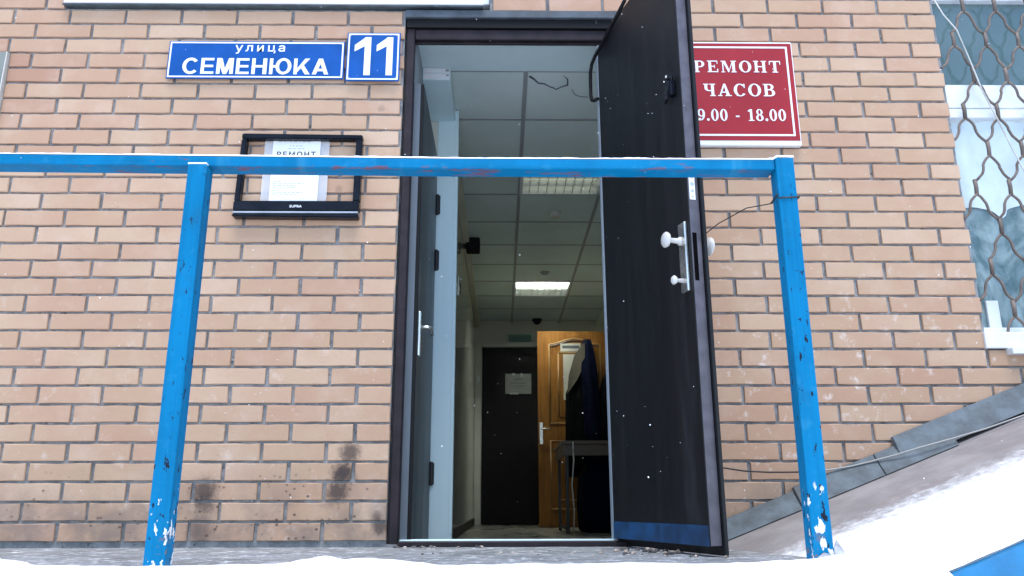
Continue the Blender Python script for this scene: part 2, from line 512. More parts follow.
class Serif:
    """slab-serif letters from strokes, each stroke a hair in front of the one before"""
    TH, TN, SF = 0.19, 0.085, 0.075

    def __init__(s):
        s.polys = []

    def rect(s, x0, x1, y0, y1): s.polys.append([(x0, y0), (x1, y0), (x1, y1), (x0, y1)])

    def poly(s, *p): s.polys.append(list(p))

    def ring(s, cx, cy, rxo, ryo, rxi, ryi, a0=0, a1=360, n=28):
        for i in range(n):
            a, b = R(a0 + (a1 - a0) * i / n), R(a0 + (a1 - a0) * (i + 1) / n)
            s.polys.append([(cx + rxo * math.cos(a), cy + ryo * math.sin(a)), (cx + rxo * math.cos(b), cy + ryo * math.sin(b)),
                            (cx + rxi * math.cos(b), cy + ryi * math.sin(b)), (cx + rxi * math.cos(a), cy + ryi * math.sin(a))])

    def stem(s, x, top=True, bot=True, w=None):
        w = w or s.TH
        s.rect(x, x + w, 0, 1)
        if bot: s.rect(x - 0.09, x + w + 0.09, 0, s.SF)
        if top: s.rect(x - 0.09, x + w + 0.09, 1 - s.SF, 1)

    def glyph(s, ch):
        TH, TN, SF = s.TH, s.TN, s.SF
        if ch == 'Р':
            s.stem(0.09); s.rect(0.2, 0.42, 1 - TN, 1); s.rect(0.2, 0.42, 0.43, 0.43 + TN)
            s.ring(0.40, 0.715, 0.31, 0.285, 0.12, 0.20, -90, 90); return 0.76
        if ch == 'Е':
            s.stem(0.09); s.rect(0.2, 0.70, 1 - TN, 1); s.rect(0.2, 0.72, 0, TN); s.rect(0.2, 0.52, 0.46, 0.46 + TN)
            s.poly((0.64, 1), (0.70, 1), (0.72, 0.72), (0.67, 0.72)); s.poly((0.68, 0.30), (0.75, 0.30), (0.73, 0), (0.66, 0))
            s.rect(0.48, 0.53, 0.36, 0.64); return 0.80
        if ch == 'М':
            s.stem(0.10, w=0.08); s.stem(0.78)
            s.poly((0.10, 1), (0.31, 1), (0.585, 0.16), (0.49, 0.0)); s.poly((0.80, 1), (0.87, 1), (0.53, 0.0), (0.49, 0.0)); return 1.10
        if ch == 'О':
            s.ring(0.43, 0.5, 0.42, 0.515, 0.215, 0.44); return 0.86
        if ch == 'Н':
            s.stem(0.09); s.stem(0.62); s.rect(0.2, 0.7, 0.46, 0.46 + TN); return 0.94
        if ch == 'Т':
            s.rect(0.30, 0.30 + TH, 0, 1); s.rect(0.20, 0.59, 0, SF); s.rect(0.02, 0.77, 1 - TN, 1)
            s.poly((0.02, 1), (0.085, 1), (0.06, 0.68), (0.0, 0.68)); s.poly((0.705, 1), (0.77, 1), (0.79, 0.68), (0.73, 0.68)); return 0.82
        if ch == 'Ч':
            s.stem(0.50); s.rect(0.07, 0.26, 0.62, 1); s.rect(-0.01, 0.34, 1 - SF, 1)
            s.ring(0.36, 0.64, 0.29, 0.25, 0.10, 0.165, 180, 270); s.rect(0.36, 0.55, 0.39, 0.475); return 0.80
        if ch == 'А':
            s.poly((0.06, 0), (0.15, 0), (0.50, 1), (0.38, 1)); s.poly((0.56, 0), (0.78, 0), (0.50, 1), (0.38, 1))
            s.rect(0.22, 0.62, 0.27, 0.27 + TN); s.rect(-0.02, 0.27, 0, SF); s.rect(0.47, 0.88, 0, SF); return 0.88
        if ch == 'С':
            s.ring(0.44, 0.5, 0.42, 0.515, 0.21, 0.44, 40, 322); s.rect(0.68, 0.75, 0.66, 1.0); return 0.82
        if ch == 'В':
            s.stem(0.09); s.rect(0.2, 0.42, 1 - TN, 1); s.rect(0.2, 0.46, 0.48, 0.48 + TN); s.rect(0.2, 0.46, 0, TN)
            s.ring(0.42, 0.755, 0.27, 0.245, 0.09, 0.165, -90, 90); s.ring(0.45, 0.275, 0.31, 0.275, 0.11, 0.195, -90, 90); return 0.82
        if ch == '0':
            s.ring(0.31, 0.5, 0.31, 0.515, 0.125, 0.44); return 0.64
        if ch == '1':
            s.rect(0.20, 0.39, 0, 1); s.rect(0.06, 0.53, 0, SF); s.poly((0.20, 1), (0.30, 1), (0.20, 0.80), (0.03, 0.80), (0.03, 0.86)); return 0.58
        if ch == '8':
            s.ring(0.31, 0.75, 0.26, 0.265, 0.10, 0.19); s.ring(0.31, 0.27, 0.31, 0.285, 0.125, 0.20); return 0.64
        if ch == '9':
            s.ring(0.31, 0.68, 0.31, 0.335, 0.125, 0.26); s.ring(0.18, 0.56, 0.44, 0.575, 0.27, 0.50, -72, 12)
            s.ring(0.17, 0.12, 0.12, 0.12, 0.0, 0.0); return 0.64
        if ch == '.':
            s.ring(0.13, 0.10, 0.115, 0.115, 0, 0); return 0.28
        if ch == '-':
            s.rect(0.04, 0.34, 0.32, 0.45); return 0.40
        return 0.42


class Sans(Serif):
    """bold grotesque capitals"""

    def glyph(s, ch):
        T, H = 0.175, 0.15
        if ch == 'С':
            s.ring(0.42, 0.5, 0.42, 0.52, 0.235, 0.355, 40, 320, 34); return 0.80
        if ch == 'Е':
            s.rect(0, T, 0, 1); s.rect(T, 0.66, 0, H); s.rect(T, 0.62, 0.42, 0.42 + H); s.rect(T, 0.65, 1 - H, 1); return 0.66
        if ch == 'М':
            s.rect(0, 0.185, 0, 1); s.rect(0.665, 0.85, 0, 1); s.poly((0.0, 1), (0.26, 1), (0.515, 0.0), (0.335, 0.0)); s.poly((0.59, 1), (0.85, 1), (0.515, 0.0), (0.335, 0.0)); return 0.85
        if ch == 'Н':
            s.rect(0, T, 0, 1); s.rect(0.56, 0.76, 0, 1); s.rect(T, 0.56, 0.42, 0.42 + H); return 0.76
        if ch == 'Ю':
            s.rect(0, T, 0, 1); s.rect(T, 0.36, 0.42, 0.42 + H); s.ring(0.71, 0.5, 0.40, 0.52, 0.22, 0.355, 0, 360, 34); return 1.10
        if ch == 'К':
            s.rect(0, T, 0, 1); s.poly((T, 0.37), (0.56, 1), (0.81, 1), (T, 0.12)); s.poly((0.30, 0.52), (0.46, 0.66), (0.83, 0), (0.58, 0)); return 0.80
        if ch == 'А':
            s.poly((0, 0), (0.21, 0), (0.52, 1), (0.31, 1)); s.poly((0.62, 0), (0.83, 0), (0.52, 1), (0.31, 1)); s.rect(0.18, 0.65, 0.20, 0.36); return 0.83
        if ch == '1':
            s.rect(0.28, 0.46, 0, 1); s.poly((0.28, 0.98), (0.36, 1.0), (0.28, 0.76), (0.0, 0.62), (0.0, 0.79)); return 0.46
        return 0.4


def serif(body, x0, x1, z0, z1, y, gap=0.14, into=None, face=Serif):
    gl, x = [], 0.0
    for ch in body:
        g = face(); a = g.glyph(ch)
        gl += [[(px + x, py) for px, py in p] for p in g.polys]
        x += a + gap
    ax, bx = min(p[0] for q in gl for p in q), max(p[0] for q in gl for p in q)
    mb = into or MB()
    for i, q in enumerate(gl):
        yy = y - 0.00003 * (i % 40)
        mb.bm.faces.new([mb.bm.verts.new((x0 + (px - ax) / (bx - ax) * (x1 - x0), yy, z0 + py * (z1 - z0))) for px, py in q])
    return mb


def fbm(x, y, s=1.0):
    return noise.fractal(Vector((x * s, y * s, 0.37)), 1.0, 2.0, 4, noise_basis='PERLIN_ORIGINAL')


# ================================================================== SETTING
# ------------------------------------------------------------------ ground and landing
g = MB().box(-60, 60, -80, 0.6, -1.60, -1.30).build('ground', 'snow'); kind(g, 'structure')
g = MB()
g.box(-4.2, 0.98, -1.30, 0.006, -1.299, -0.02, 0.004)
g.box(-4.2, 1.0, -1.75, -1.303, -1.299, -0.022, 0.004)
g = g.build('landing', 'concrete'); kind(g, 'structure')

# ------------------------------------------------------------------ brick facade (bricks and mortar bed)
HOLES = [(-0.465, 0.53, -0.01, 2.441), (2.10, 3.70, 0.785, 2.70), (-2.10, -0.06, 2.447, 3.6), (-3.4, -2.313, 0.9, 2.20)]
PITCH, CH, JOINT = 0.0787, 0.0686, 0.0135
bm = bmesh.new()
lay = bm.loops.layers.color.new('tint')


def add_brick(x0, x1, z0, z1, col):
    j = lambda: random.uniform(-0.0015, 0.0015)
    yo = random.uniform(-0.0012, 0.0012)
    e, d = 0.0022, 0.0035
    n = max(2, int((x1 - x0) / 0.045))
    def ring(y, i, jt):
        lo = [(x0 + i + (x1 - x0 - 2 * i) * k / n, z0 + i) for k in range(n + 1)]
        hi = [(x0 + i + (x1 - x0 - 2 * i) * k / n, z1 - i) for k in range(n, -1, -1)]
        return [bm.verts.new((px + (j() if jt else 0), y, pz + (j() if jt else 0))) for px, pz in lo + hi]
    a = ring(yo, e, True); b = ring(yo + d, 0, True); cc = ring(0.055, 0.0005, False)
    fs = [bm.faces.new(a)]
    N = len(a)
    for p, q in ((a, b), (b, cc)):
        for k in range(N):
            fs.append(bm.faces.new((p[k], p[(k + 1) % N], q[(k + 1) % N], q[k])))
    for f in fs:
        for l in f.loops: l[lay] = col


for row in range(0, 46):
    z0 = row * PITCH + 0.005; z1 = z0 + CH
    zc = (z0 + z1) / 2
    blocks = sorted([(h[0], h[1]) for h in HOLES if h[2] < zc < h[3]])
    spans, cur = [], -5.6
    for b in blocks:
        if b[0] > cur: spans.append((cur, b[0]))
        cur = max(cur, b[1])
    spans.append((cur, 5.6))
    even = row % 2 == 0
    for sx0, sx1 in spans:
        left = sx0 < 0.3 and zc < 2.47
        if left:
            base = (-1.800 if even else -1.951) + 0.016 * (1 - zc / 2.4); pt = 0.2655
        else:
            base = (1.425 if even else 1.289); pt = 0.2675
        k = math.floor((sx0 - base) / pt) - 1
        while True:
            a, b = base + k * pt, base + (k + 1) * pt
            k += 1
            if a > sx1: break
            x0, x1 = max(a + JOINT / 2, sx0), min(b - JOINT / 2, sx1)
            if x1 - x0 < 0.018: continue
            x0 += random.uniform(-0.002, 0.002) if x0 > sx0 else 0
            rd = max(0.0, min(1.0, (-1.95 - x0) / 0.35)) * max(0, min(1, (zc - 1.2) / 0.8)) * random.uniform(0.3, 1)
            if zc > 2.45 and x0 < 0.6: rd = 0.75
            rd = max(rd, 0.22 if random.random() < 0.04 else 0)
            add_brick(x0, x1, z0 + random.uniform(-0.001, 0.001), z1, (random.random(), rd, random.random(), 1))
bmesh.ops.recalc_face_normals(bm, faces=bm.faces)
nb = len(bm.faces)
# mortar bed behind the bricks
xs = sorted({-5.6, 5.6, *[h[0] for h in HOLES], *[h[1] for h in HOLES]})
zs = sorted({-1.29, 3.6, *[h[2] for h in HOLES], *[h[3] for h in HOLES]})
mbm = MB(); mbm.bm.free(); mbm.bm = bm
for i in range(len(xs) - 1):
    run = None
    for k in range(len(zs) - 1):
        cx, cz = (xs[i] + xs[i + 1]) / 2, (zs[k] + zs[k + 1]) / 2
        hole = any(h[0] < cx < h[1] and h[2] < cz < h[3] for h in HOLES)
        if not hole:
            run = [zs[k], zs[k + 1]] if run is None else [run[0], zs[k + 1]]
        if hole or k == len(zs) - 2:
            if run: mbm.box(xs[i], xs[i + 1], 0.0105, 0.12, run[0], run[1])
            run = None
facade = mbm.build('brick_wall', ['brick', 'mortar'])
for p in facade.data.polygons: p.material_index = 0 if p.index < nb else 1
tag(facade, 'tan brick wall with grey mortar joints behind the blue railing', 'wall')

# ------------------------------------------------------------------ interior shell
MB().box(-0.50, -0.422, 0.062, 0.90, -0.30, 2.385).build('reveal_wall', 'reveal')['kind'] = 'structure'
MB().box(-0.55, -0.335, 0.903, 6.6, -0.30, 2.60).build('corridor_wall', 'wall_gloss')['kind'] = 'structure'
o = MB().box(1.21, 1.33, 0.123, 6.6, -0.30, 2.60).build('corridor_wall', 'wall_cream'); o['kind'] = 'structure'
o = MB().box(-0.6, 1.33, 6.60, 6.72, -0.30, 2.60).build('corridor_wall', 'wall_cream'); o['kind'] = 'structure'
o = MB().box(0.53, 1.4, 0.123, 0.15, -0.30, 2.60).build('corridor_wall', 'wall_cream'); o['kind'] = 'structure'
o = MB().box(-0.6, 1.33, 0.121, 6.7, -0.30, -0.087).build('corridor_floor', 'floor'); o['kind'] = 'structure'
# skirting on the left wall
sk = MB().box(-0.3345, -0.318, 0.97, 6.5, -0.087, -0.01, 0.003).build('skirting', 'skirting'); sk['kind'] = 'structure'
# ceiling: soffit by the door, then a grid of lay-in tiles with two lamp openings
XG = [-0.47, 0.128, 0.732, 1.336]
YG = [0.463, 1.02] + [1.02 + 0.601 * k for k in range(1, 10)]
LAMPS = [(1, 2), (1, 7)]
cl = MB().box(-0.52, 0.529, 0.062, 0.125, 2.386, 2.438).box(-0.6, 1.4, 0.1255, 0.455, 2.386, 2.60).build('ceiling_soffit', 'soffit'); cl['kind'] = 'structure'
cm = MB()
for i in range(3):
    for k in range(len(YG) - 1):
        if (i, k) in LAMPS: continue
        dz = random.uniform(-0.001, 0.001)
        cm.box(XG[i] + 0.004, XG[i + 1] - 0.004, YG[k] + 0.004, YG[k + 1] - 0.004, 2.394 + dz, 2.41 + dz)
ceil = cm.build('ceiling', 'tile'); ceil['kind'] = 'structure'
tb = MB()
for x in XG: tb.box(x - 0.012, x + 0.012, 0.47, 6.6, 2.3895, 2.398)
for k, y in enumerate(YG):
    for i in range(3):
        tb.box(XG[i] + 0.0122, XG[i + 1] - 0.0122, y - 0.010, y + 0.010, 2.390, 2.398)
tb.build('ceiling_grid', 'tbar', ceil)
cr = MB()
pts = [(0.147, 0.521), (0.181, 0.553), (0.205, 0.585), (0.233, 0.60), (0.267, 0.628), (0.288, 0.64), (0.308, 0.655), (0.34, 0.633), (0.36, 0.605), (0.356, 0.551), (0.331, 0.509)]
cr.tube([(x + random.uniform(-.006, .006), y + random.uniform(-.006, .006), 2.3925) for x, y in pts], [0.006, 0.005, 0.004, 0.004, 0.003, 0.003, 0.003, 0.003, 0.004, 0.003, 0.001], 6)
cr.tube([(0.393, 0.66, 2.3935), (0.405, 0.70, 2.3935), (0.421, 0.727, 2.3935), (0.455, 0.742, 2.3935), (0.492, 0.744, 2.3935)], 0.002, 6)
cr.build('crack', 'lintel_steel', ceil)
MB().box(-0.6, 1.4, 0.126, 6.72, 2.61, 2.66).build('ceiling_slab', 'wall_cream')['kind'] = 'structure'
o = MB().box(-0.3345, -0.282, 0.97, 6.598, 2.335, 2.3885, 0.004).build('ceiling_trunking', 'wall_cream'); o['kind'] = 'structure'

# ================================================================== FACADE THINGS
# ------------------------------------------------------------------ outer door frame
fr = thing('steel_door_frame', 'dark brown steel frame lining the open doorway in the brick wall', 'door frame', (0.03, 0.03, 0))
MB().box(-0.458, -0.418, 0.018, 0.06, -0.019, 2.36, 0.004).build('jamb', 'frame_brown', fr)
MB().box(0.476, 0.529, 0.03, 0.06, -0.019, 2.36, 0.004).build('jamb', 'frame_brown', fr)
MB().box(0.459, 0.475, 0.05, 0.118, -0.019, 2.30, 0.002).build('jamb_lip', 'reveal', fr)
h = MB().box(-0.417, 0.528, 0.018, 0.042, 2.297, 2.352, 0.004).box(-0.417, 0.475, 0.0425, 0.06, 2.290, 2.33, 0.003)
h.build('head', 'frame_brown', fr)
MB().box(-0.457, 0.528, 0.004, 0.11, 2.353, 2.398).build('head_packing', 'black', fr)
MB().box(-0.463, 0.60, -0.012, 0.115, 2.399, 2.4395, 0.003).build('lintel_angle', 'lintel_steel', fr)
th = MB().box(-0.417, 0.53, -0.008, 0.05, -0.0195, 0.001, 0.003).build('threshold', 'frame_brown', fr)
MB().box(-0.417, 0.475, 0.0505, 0.12, -0.0195, 0.006, 0.002).build('threshold_plate', 'jamb_white', fr)

# ------------------------------------------------------------------ open black entrance leaf
ld = Vector((0.285, -0.958, 0)).normalized()
door = thing('entrance_door', 'black steel entrance door swung open with a blue strip along its foot', 'door', (0.455, 0.01, 0))
door.rotation_euler = (0, 0, math.atan2(ld.y, ld.x))
LT, LW = 0.042, 0.74
MB().box(0, LW, 0.0, LT, 0.011, 2.232, 0.003).build('leaf', 'door_black', door, local=True)
MB().box(0.0, LW + 0.02, LT + 0.0005, LT + 0.013, -0.016, 2.345, 0.003).build('outer_sheet', 'door_black', door, local=True)
MB().box(0.004, LW - 0.004, -0.0022, -0.0004, 0.013, 0.078).build('kick_strip', 'kick_blue', door, local=True)
MB().box(LW + 0.0004, LW + 0.003, 0.001, LT - 0.001, 0.014, 2.23, 0.001).build('edge_strip', 'edge_paint', door, local=True)
gk = MB().tube([(0.33, -0.008, 2.29), (0.20, -0.010, 2.252), (0.06, -0.012, 2.215), (0.0, -0.013, 2.203), (-0.045, -0.012, 2.185), (-0.062, -0.012, 2.15), (-0.066, -0.012, 2.09), (-0.066, -0.012, 2.03), (-0.055, -0.012, 2.0), (-0.03, -0.012, 1.985), (0.0, -0.006, 1.98)], 0.0085, 10)
gk.build('rubber_seal', 'black', door, smooth=True, local=True)
# lock furniture on the inner face
lp = MB().box(0.672, 0.722, -0.012, -0.0005, 0.862, 1.118, 0.004, seg=2).build('lock_case', 'chrome', door, local=True)
MB().lathe((0.690, -0.012, 1.052), (0, -1, 0), [(0, 0.016), (0.006, 0.016), (0.012, 0.010), (0.040, 0.009), (0.046, 0.014), (0.052, 0.026), (0.060, 0.029), (0.066, 0.024), (0.069, 0.008)], 22).build('knob', 'knob_white', lp, True, local=True)
MB().lathe((0.690, -0.012, 0.905), (0, -1, 0), [(0, 0.009), (0.022, 0.006), (0.028, 0.013), (0.036, 0.017), (0.042, 0.012), (0.044, 0.004)], 18).build('thumb_turn', 'knob_white', lp, True, local=True)
MB().lathe((0.685, LT + 0.013, 1.045), (0, 1, 0), [(0, 0.016), (0.016, 0.012), (0.030, 0.013), (0.038, 0.024), (0.048, 0.034), (0.054, 0.034), (0.058, 0.026), (0.06, 0.006)], 22).build('knob', 'knob_white', door, True, local=True)
MB().box(LW + 0.0032, LW + 0.0042, 0.006, 0.022, 0.895, 1.07).build('latch_recess', 'hole', door, local=True)
pl = MB().box(LW + 0.0032, LW + 0.0046, 0.005, 0.028, 1.195, 1.31, 0.0005).build('lock_plate', 'sign_white', door, local=True)
pk = MB()
for zz, rr in ((1.285, 0.0085), (1.255, 0.0075), (1.228, 0.006), (1.207, 0.004)):
    pk.lathe((LW + 0.0047, 0.0165, zz), (1, 0, 0), [(0, rr), (0.001, rr)], 14)
pk.build('bolt_end', 'silver', pl, local=True)
nl = MB()
nl.box(0.678, 0.705, -0.022, -0.0005, 1.628, 1.690, 0.004).lathe((0.700, -0.022, 1.70), (0, -1, 0), [(0, 0.011), (0.01, 0.011), (0.014, 0.006)], 12)
nl.tube([(0.70, -0.014, 1.71), (0.678, -0.018, 1.67), (0.655, -0.016, 1.635), (0.640, -0.012, 1.622)], [0.008, 0.010, 0.009, 0.006], 8)
nl = nl.build('night_latch', 'black_gloss', door, local=True)
MB().lathe((0.700, -0.0365, 1.70), (0, -1, 0), [(0, 0.006), (0.003, 0.006), (0.005, 0.002)], 12).build('latch_button', 'chrome', nl, True, local=True)

# ------------------------------------------------------------------ inner grey door folded back against the reveal
idr = thing('folded_grey_door', 'dark grey inner door folded back against the left side of the doorway', 'door', (-0.39, 0.89, 0))
MB().box(-0.418, -0.372, 0.075, 0.885, -0.03, 2.085, 0.003).build('leaf', 'grey_door', idr)
MB().box(-0.4185, -0.3875, 0.066, 0.0745, -0.03, 2.086, 0.001).build('leaf_edge', 'leaf_edge', idr)
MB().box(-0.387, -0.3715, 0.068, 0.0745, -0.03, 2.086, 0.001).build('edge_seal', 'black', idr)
hp = MB().box(-0.3715, -0.359, 0.090, 0.125, 0.775, 0.975, 0.004, seg=2).build('handle_plate', 'chrome', idr)
MB().tube([(-0.359, 0.105, 0.905), (-0.325, 0.105, 0.905), (-0.318, 0.112, 0.903), (-0.316, 0.16, 0.897), (-0.317, 0.21, 0.892)], 0.0075, 10).build('lever', 'chrome', hp, True)
for z in (1.79, 1.46, 0.30):
    MB().box(-0.385, -0.350, 0.8855, 0.897, z - 0.055, z + 0.055, 0.002).tube([(-0.366, 0.889, z - 0.06), (-0.366, 0.889, z + 0.06)], 0.009, 10).build('hinge', 'hinge', idr)

# ------------------------------------------------------------------ white inner frame with duct above
wf = thing('white_door_frame', 'white post of the inner door frame standing beside the dark grey door', 'door frame', (-0.31, 0.93, 0))
MB().box(-0.374, -0.254, 0.90, 0.965, -0.087, 2.388, 0.003).box(-0.272, -0.2535, 0.8965, 0.9015, 0.0, 2.30, 0.001).build('jamb', 'jamb_white', wf)
du = thing('cable_duct', 'pale boxed duct end under the ceiling above the grey inner door', 'duct', (-0.35, 0.6, 2.35))
MB().box(-0.421, -0.275, 0.428, 0.898, 2.316, 2.3855, 0.002).build('duct_body', 'jamb_white', du)
MB().box(-0.418, -0.277, 0.422, 0.4275, 2.353, 2.383, 0.002).box(-0.418, -0.277, 0.422, 0.4275, 2.319, 2.349, 0.002).build('end_strip', 'sign_white', du)
MB().box(-0.300, -0.282, 0.4195, 0.4217, 2.362, 2.374).box(-0.296, -0.282, 0.4195, 0.4217, 2.333, 2.343).build('clip', 'tbar', du)


# ------------------------------------------------------------------ street plate, number plate
def plate(name, label, x0, x1, z0, z1, mat, edge, line, y=-0.012):
    p = MB().box(x0, x1, y, y + 0.006, z0, z1, 0.002).build(name, mat)
    tag(p, label, 'sign')
    e = MB()
    a, b = edge, edge + line
    yy = y - 0.0012
    e.box(x0 + a, x1 - a, yy, y - 0.0001, z1 - b, z1 - a).box(x0 + a, x1 - a, yy, y - 0.0001, z0 + a, z0 + b)
    e.box(x0 + a, x0 + b, yy, y - 0.0001, z0 + b, z1 - b).box(x1 - b, x1 - a, yy, y - 0.0001, z0 + b, z1 - b)
    e.build('border', 'sign_white', p)
    return p


sp_ = plate('street_sign', 'long blue street name plate reading улица СЕМЕНЮКА', -1.566, -0.741, 2.060, 2.258, 'sign_blue', 0.006, 0.007, -0.020)
sans('улица', -1.255, -1.022, 2.190, 2.236, -0.0215, 0.012, 1.35).build('lettering', 'sign_white', sp_)
serif('СЕМЕНЮКА', -1.493, -0.812, 2.083, 2.166, -0.0212, 0.13, None, Sans).build('lettering', 'sign_white', sp_)
npl = plate('number_sign', 'square blue house number plate reading 11', -0.731, -0.480, 2.048, 2.303, 'sign_blue', 0.006, 0.007, -0.026)
serif('11', -0.694, -0.514, 2.077, 2.278, -0.0272, 0.16, None, Sans).build('lettering', 'sign_white', npl)
for x in (-0.715, -0.496):
    for z in (2.064, 2.287):
        MB().lathe((x, -0.0262, z), (0, -1, 0), [(0, 0.004), (0.0015, 0.003)], 10).build('screw', 'silver', npl)

for x in (-1.553, -0.756):
    for z in (2.074, 2.244):
        MB().lathe((x, -0.0202, z), (0, -1, 0), [(0, 0.004), (0.0015, 0.003)], 10).build('screw', 'silver', sp_)
# red sign
rs = MB().box(0.848, 1.374, -0.030, -0.004, 1.725, 2.262, 0.004).build('opening_hours_sign', 'sign_white')
tag(rs, 'red sign with white РЕМОНТ ЧАСОВ 9.00 - 18.00 lettering behind the open black door', 'sign')
MB().box(0.856, 1.368, -0.0315, -0.0302, 1.750, 2.252).build('red_panel', 'sign_red', rs)
e = MB()
e.box(0.872, 1.348, -0.0328, -0.0316, 2.226, 2.235).box(0.872, 1.348, -0.0328, -0.0316, 1.772, 1.781)
e.box(0.872, 0.881, -0.0328, -0.0316, 1.781, 2.226).box(1.339, 1.348, -0.0328, -0.0316, 1.781, 2.226)
e.build('border', 'sign_white', rs)
for body, x0, x1, z0, z1, gp_ in (('РЕМОНТ', 0.902, 1.310, 2.098, 2.159, 0.14), ('ЧАСОВ', 0.938, 1.272, 1.974, 2.038, 0.14), ('9.00 - 18.00', 0.902, 1.312, 1.848, 1.907, 0.10)):
    serif(body, x0, x1, z0, z1, -0.0322, gap=gp_).build('lettering', 'sign_white', rs)

# ------------------------------------------------------------------ empty television bezel with paper notice
tv = thing('television_bezel', 'empty black glossy television bezel hung on the brick wall', 'television frame', (-0.912, -0.02, 1.57))
b = MB()
Y0, Y1 = -0.042, -0.003
b.prism([(-1.178, Y1, 1.772), (-0.633, Y1, 1.766), (-0.633, Y1, 1.744), (-1.178, Y1, 1.746)], (0, Y0 - Y1, 0))
b.prism([(-1.178, Y1, 1.7455), (-1.155, Y1, 1.7455), (-1.162, Y1, 1.4445), (-1.187, Y1, 1.4445)], (0, Y0 - Y1, 0))
b.prism([(-0.661, Y1, 1.7435), (-0.633, Y1, 1.7435), (-0.632, Y1, 1.4445), (-0.663, Y1, 1.4445)], (0, Y0 - Y1, 0))
b.prism([(-1.187, Y1, 1.444), (-0.632, Y1, 1.444), (-0.634, Y1, 1.395), (-1.187, Y1, 1.396)], (0, Y0 - 0.004 - Y1, 0))
b.prism([(-1.188, Y1, 1.3845), (-0.634, Y1, 1.3845), (-0.634, Y1, 1.364), (-1.188, Y1, 1.369)], (0, Y0 - 0.006 - Y1, 0))
bmesh.ops.bevel(b.bm, geom=list(b.bm.edges), offset=0.004, segments=2, affect='EDGES')
b.build('bezel', 'black_gloss', tv)
MB().box(-1.186, -0.635, -0.046, -0.004, 1.3855, 1.3945, 0.002).build('trim_strip', 'silver', tv)
sans('SUPRA', -0.938, -0.884, 1.411, 1.423, -0.0467, 0.02, 1.1).build('lettering', 'sign_white', tv)
nt = thing('paper_notice', 'white printed notice in a clear sleeve inside the empty television bezel', 'notice', (-0.93, -0.012, 1.6))
pp = MB().box(-1.042, -0.826, -0.0150, -0.0142, 1.446, 1.757).build('sheet', 'paper', nt)
MB().box(-1.080, -0.786, -0.0125, -0.0115, 1.446, 1.757).build('sleeve', 'sleeve', nt)
sans('РЕМОНТ', -1.022, -0.846, 1.668, 1.694, -0.0156, 0.03, 1.3).build('heading', 'ink_dark', nt)
sans('ЧАСОВ', -1.022, -0.846, 1.585, 1.612, -0.0156, 0.03, 1.3).build('heading', 'ink_dark', nt)
ln = MB()
yy = -0.0155
for zz, x0, x1 in ((1.741, -1.018, -0.870), (1.720, -0.965, -0.905), (1.706, -0.972, -0.898), (1.545, -1.030, -0.995), (1.536, -1.030, -0.89), (1.527, -1.030, -0.925), (1.518, -1.030, -0.93),
                   (1.503, -1.030, -1.010), (1.494, -1.030, -0.895), (1.485, -1.030, -0.925)):
    x = x0
    while x < x1:
        L = random.uniform(0.006, 0.022)
        ln.quad((x, yy, zz), (min(x + L, x1), yy, zz), (min(x + L, x1), yy, zz + 0.0028), (x, yy, zz + 0.0028))
        x += L + 0.005
ln.build('small_print', 'ink', nt)

# ------------------------------------------------------------------ upper-left window
uw = thing('upper_window', 'white window with a sloping metal sill above the street name plate', 'window', (-1.08, 0.05, 2.5))
MB().prism([(-2.097, -0.026, 2.448), (-2.097, -0.026, 2.4545), (-2.097, 0.07, 2.486), (-2.097, 0.07, 2.474)], (2.006, 0, 0)).build('drip_flashing', 'slate', uw)
MB().box(-2.080, -0.094, -0.045, 0.06, 2.4935, 2.505, 0.002).box(-2.085, -0.090, -0.036, -0.0275, 2.453, 2.493, 0.001).build('sill', 'plastic_white', uw)
MB().box(-2.096, -0.062, 0.04, 0.10, 2.506, 2.58, 0.003).box(-2.096, -2.03, 0.04, 0.10, 2.581, 3.59, 0.003).box(-0.13, -0.062, 0.04, 0.10, 2.581, 3.59, 0.003).box(-1.13, -1.05, 0.04, 0.10, 2.581, 3.52, 0.003).box(-2.029, -0.131, 0.04, 0.10, 3.521, 3.59, 0.003).build('frame', 'plastic_white', uw)
MB().box(-2.029, -1.131, 0.065, 0.075, 2.581, 3.52).build('pane', 'glass_up', uw)
MB().box(-1.049, -0.131, 0.065, 0.075, 2.581, 3.52).build('pane', 'glass_up', uw)

# ------------------------------------------------------------------ shutter at the left edge
sh = thing('metal_shutter', 'grey-green metal shutter panel at the left edge of the brick wall', 'shutter', (-2.85, 0.0, 1.55))
MB().box(-3.38, -2.322, -0.020, 0.02, 0.905, 2.196, 0.003).build('panel', 'shutter', sh)
MB().box(-2.3215, -2.3145, -0.022, 0.03, 0.905, 2.196, 0.001).build('edge_angle', 'shutter_edge', sh)
MB().box(-3.398, -3.381, -0.02, 0.10, 0.905, 2.196).box(-3.38, -2.314, 0.031, 0.10, 0.905, 2.196).build('backing', 'room_dark', sh)

# ------------------------------------------------------------------ right window
rw = thing('barred_window', 'white plastic framed window behind the rusty wire grille', 'window', (2.8, 0.06, 1.6))
f = MB()
f.box(2.103, 3.698, 0.035, 0.10, 0.800, 0.890, 0.004)                       # bottom rail
f.box(2.103, 3.698, 0.035, 0.10, 1.955, 2.078, 0.004)                       # transom, two bars with a groove
f.box(2.103, 3.698, 0.033, 0.10, 1.902, 1.950, 0.004)
f.box(3.63, 3.698, 0.036, 0.10, 0.8905, 1.901, 0.004).box(2.86, 2.94, 0.036, 0.10, 0.8905, 1.901, 0.004)
f.box(3.63, 3.698, 0.036, 0.10, 2.079, 2.544, 0.004).box(2.103, 3.698, 0.036, 0.10, 2.545, 2.69, 0.004)
f.build('frame', 'plastic_white', rw)
MB().box(2.103, 3.629, 0.070, 0.080, 2.0785, 2.546).build('pane', 'glass_up', rw)
